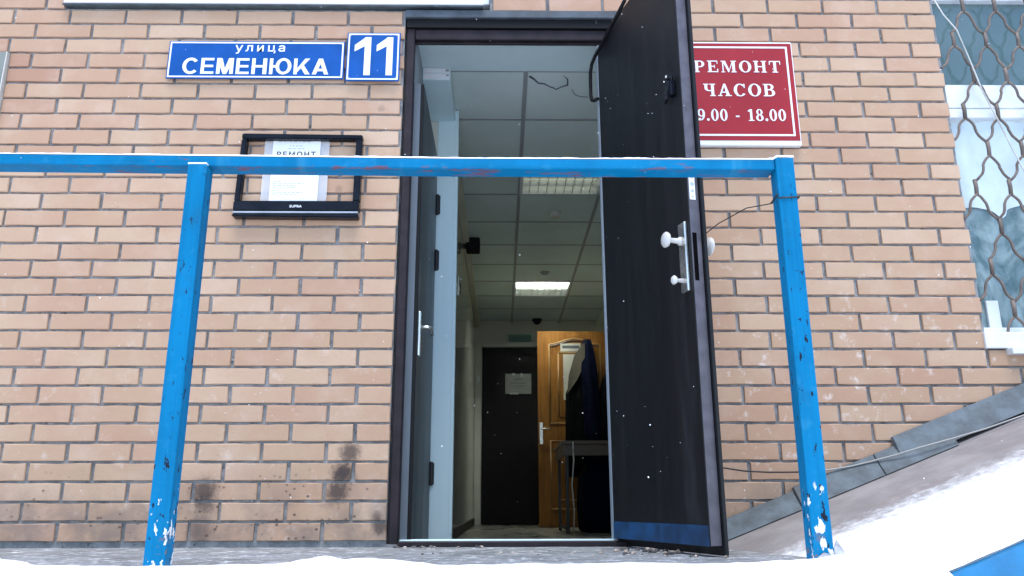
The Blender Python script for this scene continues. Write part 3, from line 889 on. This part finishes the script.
MB().box(2.103, 2.8595, 0.075, 0.085, 0.8905, 1.9015).build('pane', 'glass_low', rw)
MB().box(2.9405, 3.629, 0.075, 0.085, 0.8905, 1.9015).build('pane', 'glass_low', rw)
MB().box(2.160, 2.215, 0.060, 0.0745, 0.8905, 1.018, 0.002).build('inner_bracket', 'plastic_white', rw)
MB().box(2.085, 3.70, -0.012, 0.034, 0.7885, 0.860, 0.003).box(2.175, 3.72, -0.045, 0.034, 0.758, 0.7880, 0.003).build('sill', 'plastic_white', rw)
MB().box(2.05, 3.75, 0.121, 0.14, 0.75, 2.75).build('backing', 'room_dark', rw)
# pale film sheets hanging behind the transom, pleated, with an uneven torn hem
cm = bmesh.new()
nx, nz = 90, 14
grid = []
for i in range(nx + 1):
    x = 2.104 + (2.85 - 2.104) * i / nx
    hem = 1.452 + 0.012 * math.sin(x * 21) + (0.02 if x > 2.33 else 0) + (0.0 if x < 2.24 else -0.03 * math.exp(-((x - 2.30) / 0.03) ** 2))
    if x > 2.42: hem = 1.42
    colv = []
    for k in range(nz + 1):
        zz = 1.905 + (hem - 1.905) * k / nz
        yy = 0.066 + 0.0035 * math.sin(x * 62 + 2.2 * math.sin(zz * 5)) + 0.003 * math.sin(x * 27 + zz * 9) + (0.0025 if zz < 1.62 + 0.01 * math.sin(x * 33) else 0)
        colv.append(cm.verts.new((x, yy, zz)))
    grid.append(colv)
for a, b_ in zip(grid, grid[1:]):
    for k in range(nz): cm.faces.new((a[k], b_[k], b_[k + 1], a[k + 1]))
fm = MB(); fm.bm.free(); fm.bm = cm
cu = fm.build('pale_film', 'curtain', None, True)
tag(cu, 'pale creased film hanging behind the wire grille across the window', 'curtain')

# bent-wire grille
gr = MB()
DX, DZ = 0.157, 0.191
Yg = 0.006


def strand(x, z, side):
    """from the foot of one stem to the head of the next stem below, half a cell to the side, slightly wavy"""
    x1, z1 = x + side * DX / 2, z - 2 * 0.0
    zt, zb = z - 0.034, z - DZ + 0.034
    pts = []
    for k in range(9):
        f = k / 8
        w = math.sin(f * math.pi * 2) * 0.010 * side
        pts.append((x + side * DX / 2 * f + w + random.uniform(-.0012, .0012), Yg + random.uniform(-.002, .002), zt + (zb - zt) * f))
    return pts


for rowi in range(-4, 8):
    z = 1.922 - DZ * rowi
    off = 0.0 if rowi % 2 == 0 else DX / 2
    for k in range(0, 11):
        x = 2.170 + DX * k + off + (0.006 * math.sin(rowi * 2.1))
        if x > 3.68: continue
        if 0.79 < z - 0.034 and z + 0.034 < 2.68:
            gr.tube([(x, Yg, z + 0.036), (x + 0.001, Yg - 0.002, z), (x, Yg, z - 0.036)], 0.0092, 7)
        for side in (-1, 1):
            pts = [p for p in strand(x, z, side) if p[0] > 2.085 and 0.79 < p[2] < 2.68]
            if len(pts) >= 3: gr.tube(pts, 0.0062, 7)
gg = gr.build('window_grille', 'wire', None, True)
tag(gg, 'rusty bent wire grille of long hexagons across the white window', 'window grille')
wi = MB()
ctrl = [(2.105, 2.505), (2.135, 2.43), (2.188, 2.345), (2.225, 2.19), (2.259, 2.03), (2.31, 1.87), (2.358, 1.712), (2.41, 1.55), (2.5, 1.33)]
wi.tube([(x, -0.012, z) for x, z in ctrl], 0.0034, 8)
wi = wi.build('loose_wire', 'cable_white', None, True)
tag(wi, 'loose pale wire hanging slantwise in front of the window grille', 'wire')


# ================================================================== RAILING
rl = thing('blue_railing', 'worn blue square-tube railing with chipped paint in front of the doorway', 'railing', (0, -1.13, 0))
RZ = lambda x: 0.0078 * max(0.0, -0.15 - x)
b = MB().box(-3.4, 0.8215, -1.150, -1.084, 1.113, 1.145, 0.0035, seg=2)
bmesh.ops.bisect_plane(b.bm, geom=list(b.bm.verts) + list(b.bm.edges) + list(b.bm.faces), plane_co=(-0.15, 0, 0), plane_no=(1, 0, 0))
for v in b.bm.verts: v.co.z += RZ(v.co.x)
b.build('rail', 'blue_rail', rl)
MB().box(-0.928, -0.872, -1.168, -1.112, -0.019, 1.1175, 0.004, seg=2).build('post', 'blue_post', rl)
MB().box(0.822, 0.878, -1.156, -1.100, -0.019, 1.150, 0.004, seg=2).build('post', 'blue_post', rl)
MB().box(-2.72, -2.664, -1.168, -1.112, -0.019, 1.1320, 0.004, seg=2).build('post', 'blue_post', rl)
gp = MB().prism([(0.874, -1.158, -0.02), (0.905, -1.162, -0.02), (0.902, -1.162, 0.024), (0.886, -1.160, 0.05), (0.878, -1.158, 0.03)], (0, 0.006, 0))
gp.prism([(0.828, -1.160, -0.02), (0.874, -1.160, -0.02), (0.872, -1.160, 0.012), (0.85, -1.160, 0.02), (0.832, -1.160, 0.008)], (0, 0.003, 0))
gp.build('base_plate', 'old_plate', rl)
# snow along the rail
sm = bmesh.new()
rows = []
n = 420
for i in range(n + 1):
    x = -3.4 + (0.879 + 3.4) * i / n
    top = 0.0065 + 0.0025 * fbm(x, 0, 5) + 0.002 * fbm(x, 3, 40)
    if x > 0.80: top += 0.003
    y0, y1 = (-1.149, -1.085) if x < 0.822 else (-1.155, -1.101)
    zb = 1.1455 + RZ(x) if x < 0.822 else 1.1505
    rows.append([sm.verts.new(p) for p in ((x, y0 - 0.001, zb), (x, y0 + 0.001, zb + top * 0.75), (x, (y0 + y1) / 2, zb + top), (x, y1 - 0.001, zb + top * 0.75), (x, y1 + 0.001, zb))])
for a, b_ in zip(rows, rows[1:]):
    for k in range(4): sm.faces.new((a[k], b_[k], b_[k + 1], a[k + 1]))
for px0, px1 in ((-0.930, -0.871),):
    pass
fm = MB(); fm.bm.free(); fm.bm = sm
fm.box(-0.929, -0.873, -1.1678, -1.1505, 1.1177, 1.122, 0.001)
so = fm.build('rail_snow', 'snow', None, True); kind(so, 'stuff', 'thin line of fresh snow lying along the top of the blue railing', 'snow')

# wire tied round the right post and strung to the outer knob
tw = MB()
zt = 1.252 - 0.16
q = 0.0035
ring = [(0.8185, -1.1595), (0.8815, -1.1595), (0.8815, -1.0965), (0.8185, -1.0965), (0.8185, -1.1595)]
tw.tube([(x, y, 1.018 + 0.003 * i) for i, (x, y) in enumerate(ring)], 0.0024, 6)
kn = Vector((0.455, 0.01, 0)) + ld * 0.685 + Vector((-ld.y, ld.x, 0)) * (LT + 0.032)
tw.tube([(kn.x, kn.y, 1.060), (kn.x + 0.012, kn.y - 0.03, 1.082), (kn.x + 0.035, kn.y - 0.12, 1.088), (0.79, -0.95, 1.066), (0.8185, -1.098, 1.024)], 0.0018, 6)
tw = tw.build('tie_wire', 'cable_black', None, True)
tag(tw, 'thin dark wire strung from the outer door knob to the right railing post', 'wire')

# ================================================================== SNOW ON THE LANDING
def edge_y(x):
    e = -0.95 + 0.36 * max(0.0, min(1.0, (-1.30 - x) / 0.35))
    e += 0.10 * fbm(x, 1.3, 2.6) + 0.05 * fbm(x, 7.7, 7)
    return e


def snow_sheet(name, label, x0, x1, y0, y1, nx, ny, fn):
    b = bmesh.new()
    G = [[b.verts.new((x, y, fn(x, y))) for y in [y0 + (y1 - y0) * k / ny for k in range(ny + 1)]] for x in [x0 + (x1 - x0) * i / nx for i in range(nx + 1)]]
    for i in range(nx):
        for k in range(ny): b.faces.new((G[i][k], G[i + 1][k], G[i + 1][k + 1], G[i][k + 1]))
    m = MB(); m.bm.free(); m.bm = b
    o = m.build(name, 'snow', None, True)
    kind(o, 'stuff', label, 'snow')
    return o


def land_snow(x, y):
    d = edge_y(x) - y                     # >0: under snow
    if d < 0: return -0.028
    k = min(1.0, d / 0.30)
    h = 0.0125 * (1 - (1 - k) ** 2.0)
    h += 0.004 * fbm(x, y, 7) * k + 0.042 * fbm(x, 0.2 * y, 2.9) * k
    h += 0.007 * math.exp(-((x - 0.27) / 0.10) ** 2) * k + 0.006 * math.exp(-((x + 0.32) / 0.07) ** 2) * k
    h = max(h, 0.004 * min(1.0, k * 4))
    # a small drift scooped round each post foot
    for px in (-0.9, 0.85):
        h += 0.010 * math.exp(-((x - px) ** 2 + (y + 1.19) ** 2) / 0.012)
    if y < -1.25 and x > 0.95: h -= (x - 0.95) * min(0.35, (-1.25 - y) * 3)
    if y < -1.62: h -= (-1.62 - y) * 0.9
    return -0.021 + (h if x > 0.95 and y < -1.25 else max(0.0, h))


snow_sheet('landing_snow', 'smooth white snow heaped along the outer edge of the landing', -4.2, 1.10, -1.745, -0.45, 400, 110, land_snow)

# ================================================================== SLOPING SIDE ROOF
SL = lambda x, y: 0.005 + 0.38 * (x - 0.883) + 0.1 * (y + 0.1)
sr = thing('sloping_side_roof', 'grey sheet side roof with a blue edge rising from the landing along the wall', 'side roof', (1.8, 0, 0))
X0, X1, YF = 0.82, 4.2, -1.262
b = MB()
P = [(X0, 0.003, SL(X0, 0.003)), (X1, 0.003, SL(X1, 0.003)), (X1, YF, SL(X1, YF)), (1.0, YF, SL(1.0, YF))]
b.prism(P, (0, 0, -0.03)).build('roof_sheet', 'roof_sheet', sr)
b = MB()
a0, a1 = 1.0, X1
b.prism([(a0, YF - 0.002, SL(a0, YF) - 0.35), (a1, YF - 0.002, SL(a1, YF) - 0.35), (a1, YF - 0.002, SL(a1, YF) - 0.002), (a0, YF - 0.002, SL(a0, YF) - 0.002)], (0, -0.03, 0))
b.build('fascia', 'blue_trim', sr)
b = MB()
b.prism([(1.02, -1.24, -1.298), (X1, -1.24, -1.298), (X1, -1.24, SL(X1, -1.24) - 0.05), (1.02, -1.24, SL(1.02, -1.24) - 0.05)], (0, 1.22, 0))
b.build('side_wall', 'mortar', sr)


def flash(x0, x1, lo, hi, y0, y1):
    """one folded flashing piece: runs up the wall from the sheet, leaning back"""
    m = MB()
    q = [(x0, y1, SL(x0, y1) + lo), (x1, y1, SL(x1, y1) + lo), (x1, y0, SL(x1, y0) + hi), (x0, y0, SL(x0, y0) + hi)]
    m.prism(q, (0.004, -0.014, 0.006))
    return m


cuts = [0.86, 1.185, 1.53, 1.845]
for i in range(3):
    flash(cuts[i] + 0.003, cuts[i + 1] - 0.003, -0.001, 0.075 if i else 0.06, -0.008, -0.10).build('flashing', 'slate', sr)
cuts2 = [1.62, 2.3, 3.0, 3.8]
for i in range(3):
    flash(cuts2[i] + 0.003, cuts2[i + 1] - 0.003, 0.014, 0.112 + 0.012 * i, -0.004, -0.07).build('flashing', 'slate', sr)


def slope_snow(x, y):
    base = SL(x, y)
    e = -0.86 - 0.05 * (x - 1.2) + 0.06 * fbm(x, y * 0.3, 4) + 0.06 * fbm(x, y, 14)
    d = e - y
    if d < 0: return base - 0.012
    k = min(1, d / 0.45)
    h = 0.024 * k ** 1.6 + 0.004 * fbm(x, y, 12) * k
    if y < -1.235: h *= max(0.2, 1 - (-1.235 - y) / 0.05)
    return base + 0.001 + max(0, h)


def slope_sheet():
    b = bmesh.new(); nx, ny = 220, 70
    G = []
    for i in range(nx + 1):
        rowv = []
        for k in range(ny + 1):
            y = -0.5 + (-1.272 + 0.5) * k / ny
            xs = 0.86 + 0.16 * max(0, (-y - 0.5) / 0.77)
            x = xs + (X1 - xs) * i / nx
            rowv.append(b.verts.new((x, y + (0.004 * fbm(x, 0, 20) if k == ny else 0), slope_snow(x, y))))
        G.append(rowv)
    for i in range(nx):
        for k in range(ny): b.faces.new((G[i][k], G[i + 1][k], G[i + 1][k + 1], G[i][k + 1]))
    m = MB(); m.bm.free(); m.bm = b
    o = m.build('roof_snow', 'snow', None, True)
    kind(o, 'stuff', 'white snow sliding down the sloping side roof towards its blue edge', 'snow')


slope_sheet()

# cable looping along the wall over the flashing
cb = MB()
pts = [(0.86, -0.02, 0.30), (0.902, -0.03, 0.288), (0.995, -0.03, 0.274), (1.10, -0.03, 0.269), (1.221, -0.03, 0.270), (1.345, -0.03, 0.279), (1.43, -0.04, 0.292), (1.514, -0.055, 0.312), (1.60, -0.08, 0.335), (1.687, -0.10, 0.362), (1.82, -0.11, 0.397), (1.96, -0.115, 0.436), (2.186, -0.12, 0.51), (2.6, -0.13, 0.66)]
cb.tube(pts, 0.0032, 8)
t = NT('snow_dusted_cable')
t.set(t.mix(t.ramp(t.math('ADD', t.axis(0), t.math('MULTIPLY', t.noise(25, 3), 0.3)), 1.35, 1.5), (0.02, 0.02, 0.022), (0.36, 0.355, 0.34)), 0.6)
MAT['cable_mix'] = t.m
cb = cb.build('wall_cable', 'cable_mix', None, True)
tag(cb, 'thin sagging cable along the brick wall above the sloping side roof', 'cable')

# rubble and chips
rb = MB()
for cx, cy, n_, sx, sy, s0, s1 in ((0.56, -0.42, 46, 0.12, 0.20, 0.004, 0.016), (-0.34, -0.045, 14, 0.09, 0.02, 0.004, 0.011), (-0.10, -0.05, 2, 0.02, 0.01, 0.008, 0.013), (0.2, -0.45, 26, 0.4, 0.15, 0.003, 0.008), (1.25, -0.12, 0, 0.1, 0.02, 0.004, 0.01)):
    for i in range(n_):
        s_ = random.uniform(s0, s1)
        x, y = cx + random.gauss(0, sx * 0.6), cy + random.gauss(0, sy * 0.6)
        m = bmesh.new(); bmesh.ops.create_icosphere(m, subdivisions=1, radius=s_)
        for v in m.verts: v.co *= random.uniform(0.6, 1.15)
        rb._add(m, Matrix.Translation((x, min(y, -0.03), -0.02 + s_ * 0.35)) @ Matrix.Rotation(random.uniform(0, 6), 4, 'Z') @ Matrix.Diagonal((1.3, 0.9, 0.6, 1)))
t = NT('broken_brick_chips')
c = t.mix(t.ramp(t.noise(18, 3), 0.45, 0.55), (0.10, 0.09, 0.085), (0.55, 0.44, 0.36))
t.set(c, 0.9); MAT['rubble'] = t.m
rb = rb.build('rubble', 'rubble'); kind(rb, 'stuff', 'crumbs of brick and stone scattered on the landing by the threshold', 'rubble')

# ================================================================== INSIDE THE CORRIDOR
# back door with notice and casing
bd = thing('back_door', 'dark brown closed door at the far end of the corridor', 'door', (0.17, 6.58, 0))
MB().box(-0.243, 0.60, 6.545, 6.598, -0.085, 2.060, 0.004).build('leaf', 'back_door', bd)
MB().box(-0.333, -0.250, 6.52, 6.599, -0.086, 2.125, 0.003).box(-0.249, 0.68, 6.52, 6.599, 2.065, 2.125, 0.003).box(0.605, 0.68, 6.52, 6.599, -0.086, 2.064, 0.003).build('casing', 'casing', bd)
sw = MB().box(-0.305, -0.275, 6.502, 6.5195, 1.62, 1.69, 0.002).build('light_switch', 'plastic_white')
tag(sw, 'small white light switch on the pale casing left of the dark back door', 'switch')
MAT['paper_notice_dim'] = simple('dull_notice_paper', (0.50, 0.52, 0.50), 0.7, var=0.06)
bn = thing('door_notice', 'grey-white printed notice taped to the dark brown back door', 'notice', (0.2, 6.54, 1.58))
MB().box(0.045, 0.370, 6.540, 6.5445, 1.478, 1.728).build('sheet', 'paper_notice_dim', bn)
ln = MB()
for zz, x0, x1, hh in ((1.650, 0.155, 0.26, 0.016), (1.606, 0.10, 0.30, 0.011), (1.570, 0.10, 0.30, 0.009), (1.545, 0.15, 0.25, 0.008)):
    ln.quad((x0, 6.5392, zz), (x1, 6.5392, zz), (x1, 6.5392, zz + hh), (x0, 6.5392, zz + hh))
ln.build('small_print', 'ink', bn)
MB().box(0.13, 0.17, 6.536, 6.5397, 1.705, 1.735).box(0.235, 0.262, 6.536, 6.5397, 1.690, 1.735).box(0.10, 0.21, 6.536, 6.5397, 1.470, 1.492).build('tape', 'sign_white', bn)
ex = thing('exit_light', 'unlit green box sign in a pale frame above the dark back door', 'sign', (0.23, 6.56, 2.16))
MB().box(0.060, 0.402, 6.555, 6.599, 2.105, 2.245, 0.005).build('case', 'exit_frame', ex)
MB().box(0.085, 0.378, 6.552, 6.5545, 2.138, 2.232).build('face', 'exit_face', ex)

# orange wooden door standing open in front of the back wall
wd = thing('wooden_door', 'orange veneered door with an arched panel standing open beside the dark door', 'door', (0.79, 5.22, 0))
MB().box(0.390, 1.200, 5.200, 5.240, -0.080, 1.984, 0.003).build('leaf', 'veneer', wd)


def arch(x):
    f = (x - 0.795) / 0.275
    return 1.838 + 0.062 * (math.cos(max(-1, min(1, f)) * math.pi) + 1) / 2 * (1 if abs(f) < 1 else 0)


pts = [(0.520, 5.199, 0.98), (0.520, 5.199, 1.838)] + [(0.520 + (1.070 - 0.520) * k / 24, 5.199, arch(0.520 + 0.55 * k / 24)) for k in range(1, 24)] + [(1.070, 5.199, 1.838), (1.070, 5.199, 0.98), (0.520, 5.199, 0.98)]
MB().tube(pts, 0.011, 8).build('arched_moulding', 'veneer_light', wd, True)
MB().tube([(p[0], 5.1985, p[2] - 0.020) for p in pts[1:26]], 0.010, 8).build('arched_groove', 'veneer_dark', wd, True)
MB().tube([(0.615, 5.199, 1.745), (0.975, 5.199, 1.745), (0.975, 5.199, 1.05), (0.615, 5.199, 1.05), (0.615, 5.199, 1.745)], 0.009, 8).build('panel_moulding', 'veneer_light', wd, True)
MB().tube([(0.520, 5.199, 0.10), (0.520, 5.199, 0.80), (1.070, 5.199, 0.80), (1.070, 5.199, 0.10), (0.520, 5.199, 0.10)], 0.009, 8).tube([(0.615, 5.199, 0.19), (0.975, 5.199, 0.19), (0.975, 5.199, 0.71), (0.615, 5.199, 0.71), (0.615, 5.199, 0.19)], 0.008, 8).build('lower_moulding', 'veneer_light', wd, True)
hp = MB().box(0.405, 0.440, 5.190, 5.1995, 0.76, 0.99, 0.003).build('handle_plate', 'chrome', wd)
MB().tube([(0.424, 5.190, 0.922), (0.424, 5.150, 0.922), (0.432, 5.143, 0.922), (0.52, 5.140, 0.918)], 0.008, 8).build('lever', 'chrome', hp, True)
MAT['paper_dim'] = simple('yellowed_paper', (0.33, 0.32, 0.27), 0.8, var=0.08)
p1 = thing('door_label', 'white label with a dark stripe under the arch of the orange wooden door', 'label', (0.74, 5.19, 1.80))
MB().box(0.640, 0.860, 5.1870, 5.1885, 1.757, 1.846).build('sheet', 'paper_dim', p1)
MB().box(0.662, 0.850, 5.1855, 5.1866, 1.790, 1.822).build('stripe', 'ink_dark', p1)
p2 = MB().box(0.668, 0.860, 5.1870, 5.1885, 1.23, 1.725).build('paper_sheet', 'paper_dim')
tag(p2, 'tall white paper sheet on the orange door partly behind the coat', 'paper')


def drape(name, mat, rings, folds, amp, parent=None, n=40, ph=0.0):
    b = bmesh.new(); R_ = []
    for z, cx, cy, rx, ry in rings:
        R_.append([b.verts.new((cx + rx * math.cos(a) * (1 + amp * math.sin(folds * a + ph + z * 2)), cy + ry * math.sin(a) * (1 + amp * math.sin(folds * a + ph + 1 + z * 2)), z)) for a in [2 * math.pi * k / n for k in range(n)]])
    for p, q in zip(R_, R_[1:]):
        for k in range(n): b.faces.new((p[k], p[(k + 1) % n], q[(k + 1) % n], q[k]))
    b.faces.new(R_[0]); b.faces.new(list(reversed(R_[-1])))
    m = MB(); m.bm.free(); m.bm = b
    return m.build(name, mat, parent, True)


ct = thing('navy_coat', 'dark navy coat with a beige lining hanging over the orange wooden door', 'coat', (0.9, 5.1, 1.2))
drape('coat_body', 'dark_green', [(1.60, 0.86, 5.11, 0.03, 0.03), (1.45, 0.83, 5.10, 0.08, 0.045), (1.28, 0.80, 5.09, 0.115, 0.06), (1.0, 0.80, 5.09, 0.125, 0.065), (0.70, 0.80, 5.09, 0.13, 0.065), (0.42, 0.80, 5.09, 0.125, 0.065)], 7, 0.10, ct)
drape('coat_sleeve', 'navy', [(1.872, 0.925, 5.11, 0.040, 0.03), (1.80, 0.925, 5.08, 0.056, 0.04), (1.55, 0.925, 5.055, 0.085, 0.055), (1.25, 0.935, 5.05, 0.090, 0.06), (0.9, 0.94, 5.05, 0.095, 0.06), (0.46, 0.94, 5.05, 0.10, 0.06)], 6, 0.14, ct, ph=0.7)
li = MB()
li.prism([(0.895, 5.035, 1.83), (0.885, 5.030, 1.60), (0.80, 5.015, 1.42), (0.690, 5.010, 1.27), (0.712, 5.015, 1.47), (0.775, 5.02, 1.68), (0.86, 5.035, 1.80)], (0, 0.012, 0))
li.build('lining', 'lining', ct)
drape('dark_jacket', 'black_cloth', [(1.52, 1.145, 5.09, 0.02, 0.03), (1.42, 1.13, 5.08, 0.055, 0.05), (1.25, 1.115, 5.07, 0.085, 0.06), (0.9, 1.11, 5.07, 0.09, 0.065), (0.45, 1.11, 5.07, 0.09, 0.065)], 6, 0.1)
tag(bpy.data.objects['dark_jacket'], 'black jacket hanging at the hinge side of the orange wooden door', 'jacket')

# table by the right wall, with a bag below and a crate of dark cloth on it
tbx = thing('corridor_table', 'brown table with dark metal legs against the corridor wall', 'table', (0.86, 3.9, -0.087))
MB().box(0.505, 1.205, 3.45, 4.45, 0.635, 0.665, 0.003).build('tabletop', 'table_top', tbx)
MB().box(0.52, 1.20, 3.475, 3.49, 0.545, 0.6345).box(0.52, 0.535, 3.491, 4.43, 0.545, 0.6345).build('apron', 'table_top', tbx)
for x in (0.537, 1.165):
    for y in (3.492, 4.40):
        MB().box(x, x + 0.028, y, y + 0.028, -0.0865, 0.6345, 0.002).build('leg', 'dark_metal', tbx)
MB().box(0.541, 0.561, 3.5205, 4.3995, -0.06, -0.03).build('foot_rail', 'dark_metal', tbx)
bag = drape('cloth_bag', 'navy', [(-0.086, 0.90, 3.85, 0.19, 0.25), (-0.06, 0.90, 3.85, 0.22, 0.29), (0.15, 0.90, 3.85, 0.235, 0.30), (0.38, 0.90, 3.85, 0.22, 0.27), (0.50, 0.90, 3.85, 0.16, 0.18), (0.53, 0.90, 3.85, 0.06, 0.06)], 5, 0.05)
tag(bag, 'large dark navy bag standing under the brown corridor table', 'bag')
wc = MB().tube([(0.60, 3.44, 0.655), (0.604, 3.437, 0.5), (0.585, 3.44, 0.3), (0.60, 3.44, 0.1), (0.594, 3.45, -0.08)], 0.006, 7)
wc = wc.build('power_cord', 'cable_white', None, True)
tag(wc, 'pale cord dangling from the corner of the brown corridor table', 'cord')

# ceiling lamps
def lamp(k, label, lit):
    y0, y1 = YG[k], YG[k + 1]
    L = thing('ceiling_lamp', label, 'ceiling lamp', ((XG[1] + XG[2]) / 2, (y0 + y1) / 2, 2.40), 'square louvred lamps in the corridor ceiling')
    x0, x1 = XG[1] + 0.013, XG[2] - 0.013
    a, b_ = y0 + 0.012, y1 - 0.012
    h = MB().box(x0, x1, a, b_, 2.478, 2.49).box(x0, x0 + 0.006, a, b_, 2.393, 2.4775).box(x1 - 0.006, x1, a, b_, 2.393, 2.4775)
    h.box(x0 + 0.0062, x1 - 0.0062, a, a + 0.006, 2.393, 2.4775).box(x0 + 0.0062, x1 - 0.0062, b_ - 0.006, b_, 2.393, 2.4775)
    h.build('housing', 'reflector', L)
    fm_ = MB().box(x0 - 0.010, x1 + 0.010, a - 0.008, a + 0.014, 2.3855, 2.3892).box(x0 - 0.010, x1 + 0.010, b_ - 0.014, b_ + 0.008, 2.3855, 2.3892)
    fm_.box(x0 - 0.010, x0 + 0.010, a + 0.0142, b_ - 0.0142, 2.3855, 2.3892).box(x1 - 0.010, x1 + 0.010, a + 0.0142, b_ - 0.0142, 2.3855, 2.3892)
    fm_.build('rim', 'plastic_white', L)
    for i in range(4):
        yy = a + (b_ - a) * (0.125 + 0.25 * i)
        MB().tube([(x0 + 0.012, yy, 2.445), (x1 - 0.012, yy, 2.445)], 0.012, 10).build('tube', 'tube_lit' if i in lit else 'tube_dim', L, True)
    lv = MB()
    for i in range(1, 4):
        yy = a + (b_ - a) * 0.25 * i
        lv.prism([(x0 + 0.007, yy - 0.006, 2.430), (x0 + 0.007, yy + 0.006, 2.430), (x0 + 0.007, yy, 2.394)], (x1 - x0 - 0.014, 0, 0))
    for i in range(1, 9):
        xx = x0 + (x1 - x0) * i / 9
        lv.box(xx - 0.0015, xx + 0.0015, a + 0.007, b_ - 0.007, 2.396, 2.426)
    lv.build('louvre', 'reflector', L)


lamp(2, 'square louvred ceiling lamp nearer the doorway, crossed by the blue rail', ())
lamp(7, 'brightly lit square ceiling lamp deeper in the corridor', (0,))

# detectors and small fixtures
sd_ = MB().lathe((0.424, 2.61, 2.393), (0, 0, -1), [(0, 0.052), (0.012, 0.052), (0.016, 0.045), (0.03, 0.042), (0.036, 0.03), (0.040, 0.012)], 20).build('smoke_detector', 'casing', None, True)
tag(sd_, 'round pale smoke detector on the ceiling between the two lamps', 'smoke detector')
sd2 = MB().lathe((0.43, 4.28, 2.393), (0, 0, -1), [(0, 0.045), (0.010, 0.045), (0.014, 0.036), (0.024, 0.03), (0.028, 0.01)], 20).build('ceiling_sensor', 'tbar', None, True)
tag(sd2, 'flat grey sensor on the ceiling just in front of the bright lamp', 'sensor')
dc = MB().lathe((0.444, 6.38, 2.393), (0, 0, -1), [(0, 0.062), (0.02, 0.062), (0.022, 0.052), (0.045, 0.045), (0.062, 0.028), (0.070, 0.006)], 20).build('dome_camera', 'black_gloss', None, True)
tag(dc, 'black dome camera on the ceiling near the far wall', 'camera')
sk_ = thing('wall_speaker', 'small black box speaker high on the left corridor wall', 'speaker', (-0.25, 3.24, 2.32))
MB().box(-0.310, -0.190, 3.18, 3.30, 2.262, 2.382, 0.012, seg=2).build('case', 'black', sk_)
MB().box(-0.334, -0.3105, 3.22, 3.26, 2.30, 2.34).build('bracket', 'hinge', sk_)
br = thing('wall_bracket', 'small pale bracket with a dark slot on the left corridor wall', 'bracket', (-0.32, 2.46, 1.72))
MB().box(-0.3345, -0.318, 2.43, 2.52, 1.66, 1.82, 0.004).lathe((-0.318, 2.47, 1.80), (1, 0, 0), [(0, 0.012), (0.012, 0.010), (0.016, 0.004)], 12).build('plate', 'chrome', br)
MB().box(-0.3178, -0.312, 2.455, 2.50, 1.685, 1.775, 0.002).build('slot', 'black', br)

# ================================================================== FALLING SNOW
fl = MB()
for i in range(420):
    x, y, z = random.uniform(-1.6, 2.2), random.uniform(-2.0, -0.25), random.uniform(0.15, 2.5)
    m = bmesh.new(); bmesh.ops.create_icosphere(m, subdivisions=1, radius=random.uniform(0.0006, 0.0017))
    for v in m.verts: v.co *= random.uniform(0.7, 1.2)
    fl._add(m, Matrix.Translation((x, y, z)))
fl = fl.build('falling_snow', 'snow'); kind(fl, 'stuff', 'sparse snowflakes drifting down in front of the doorway', 'snow')
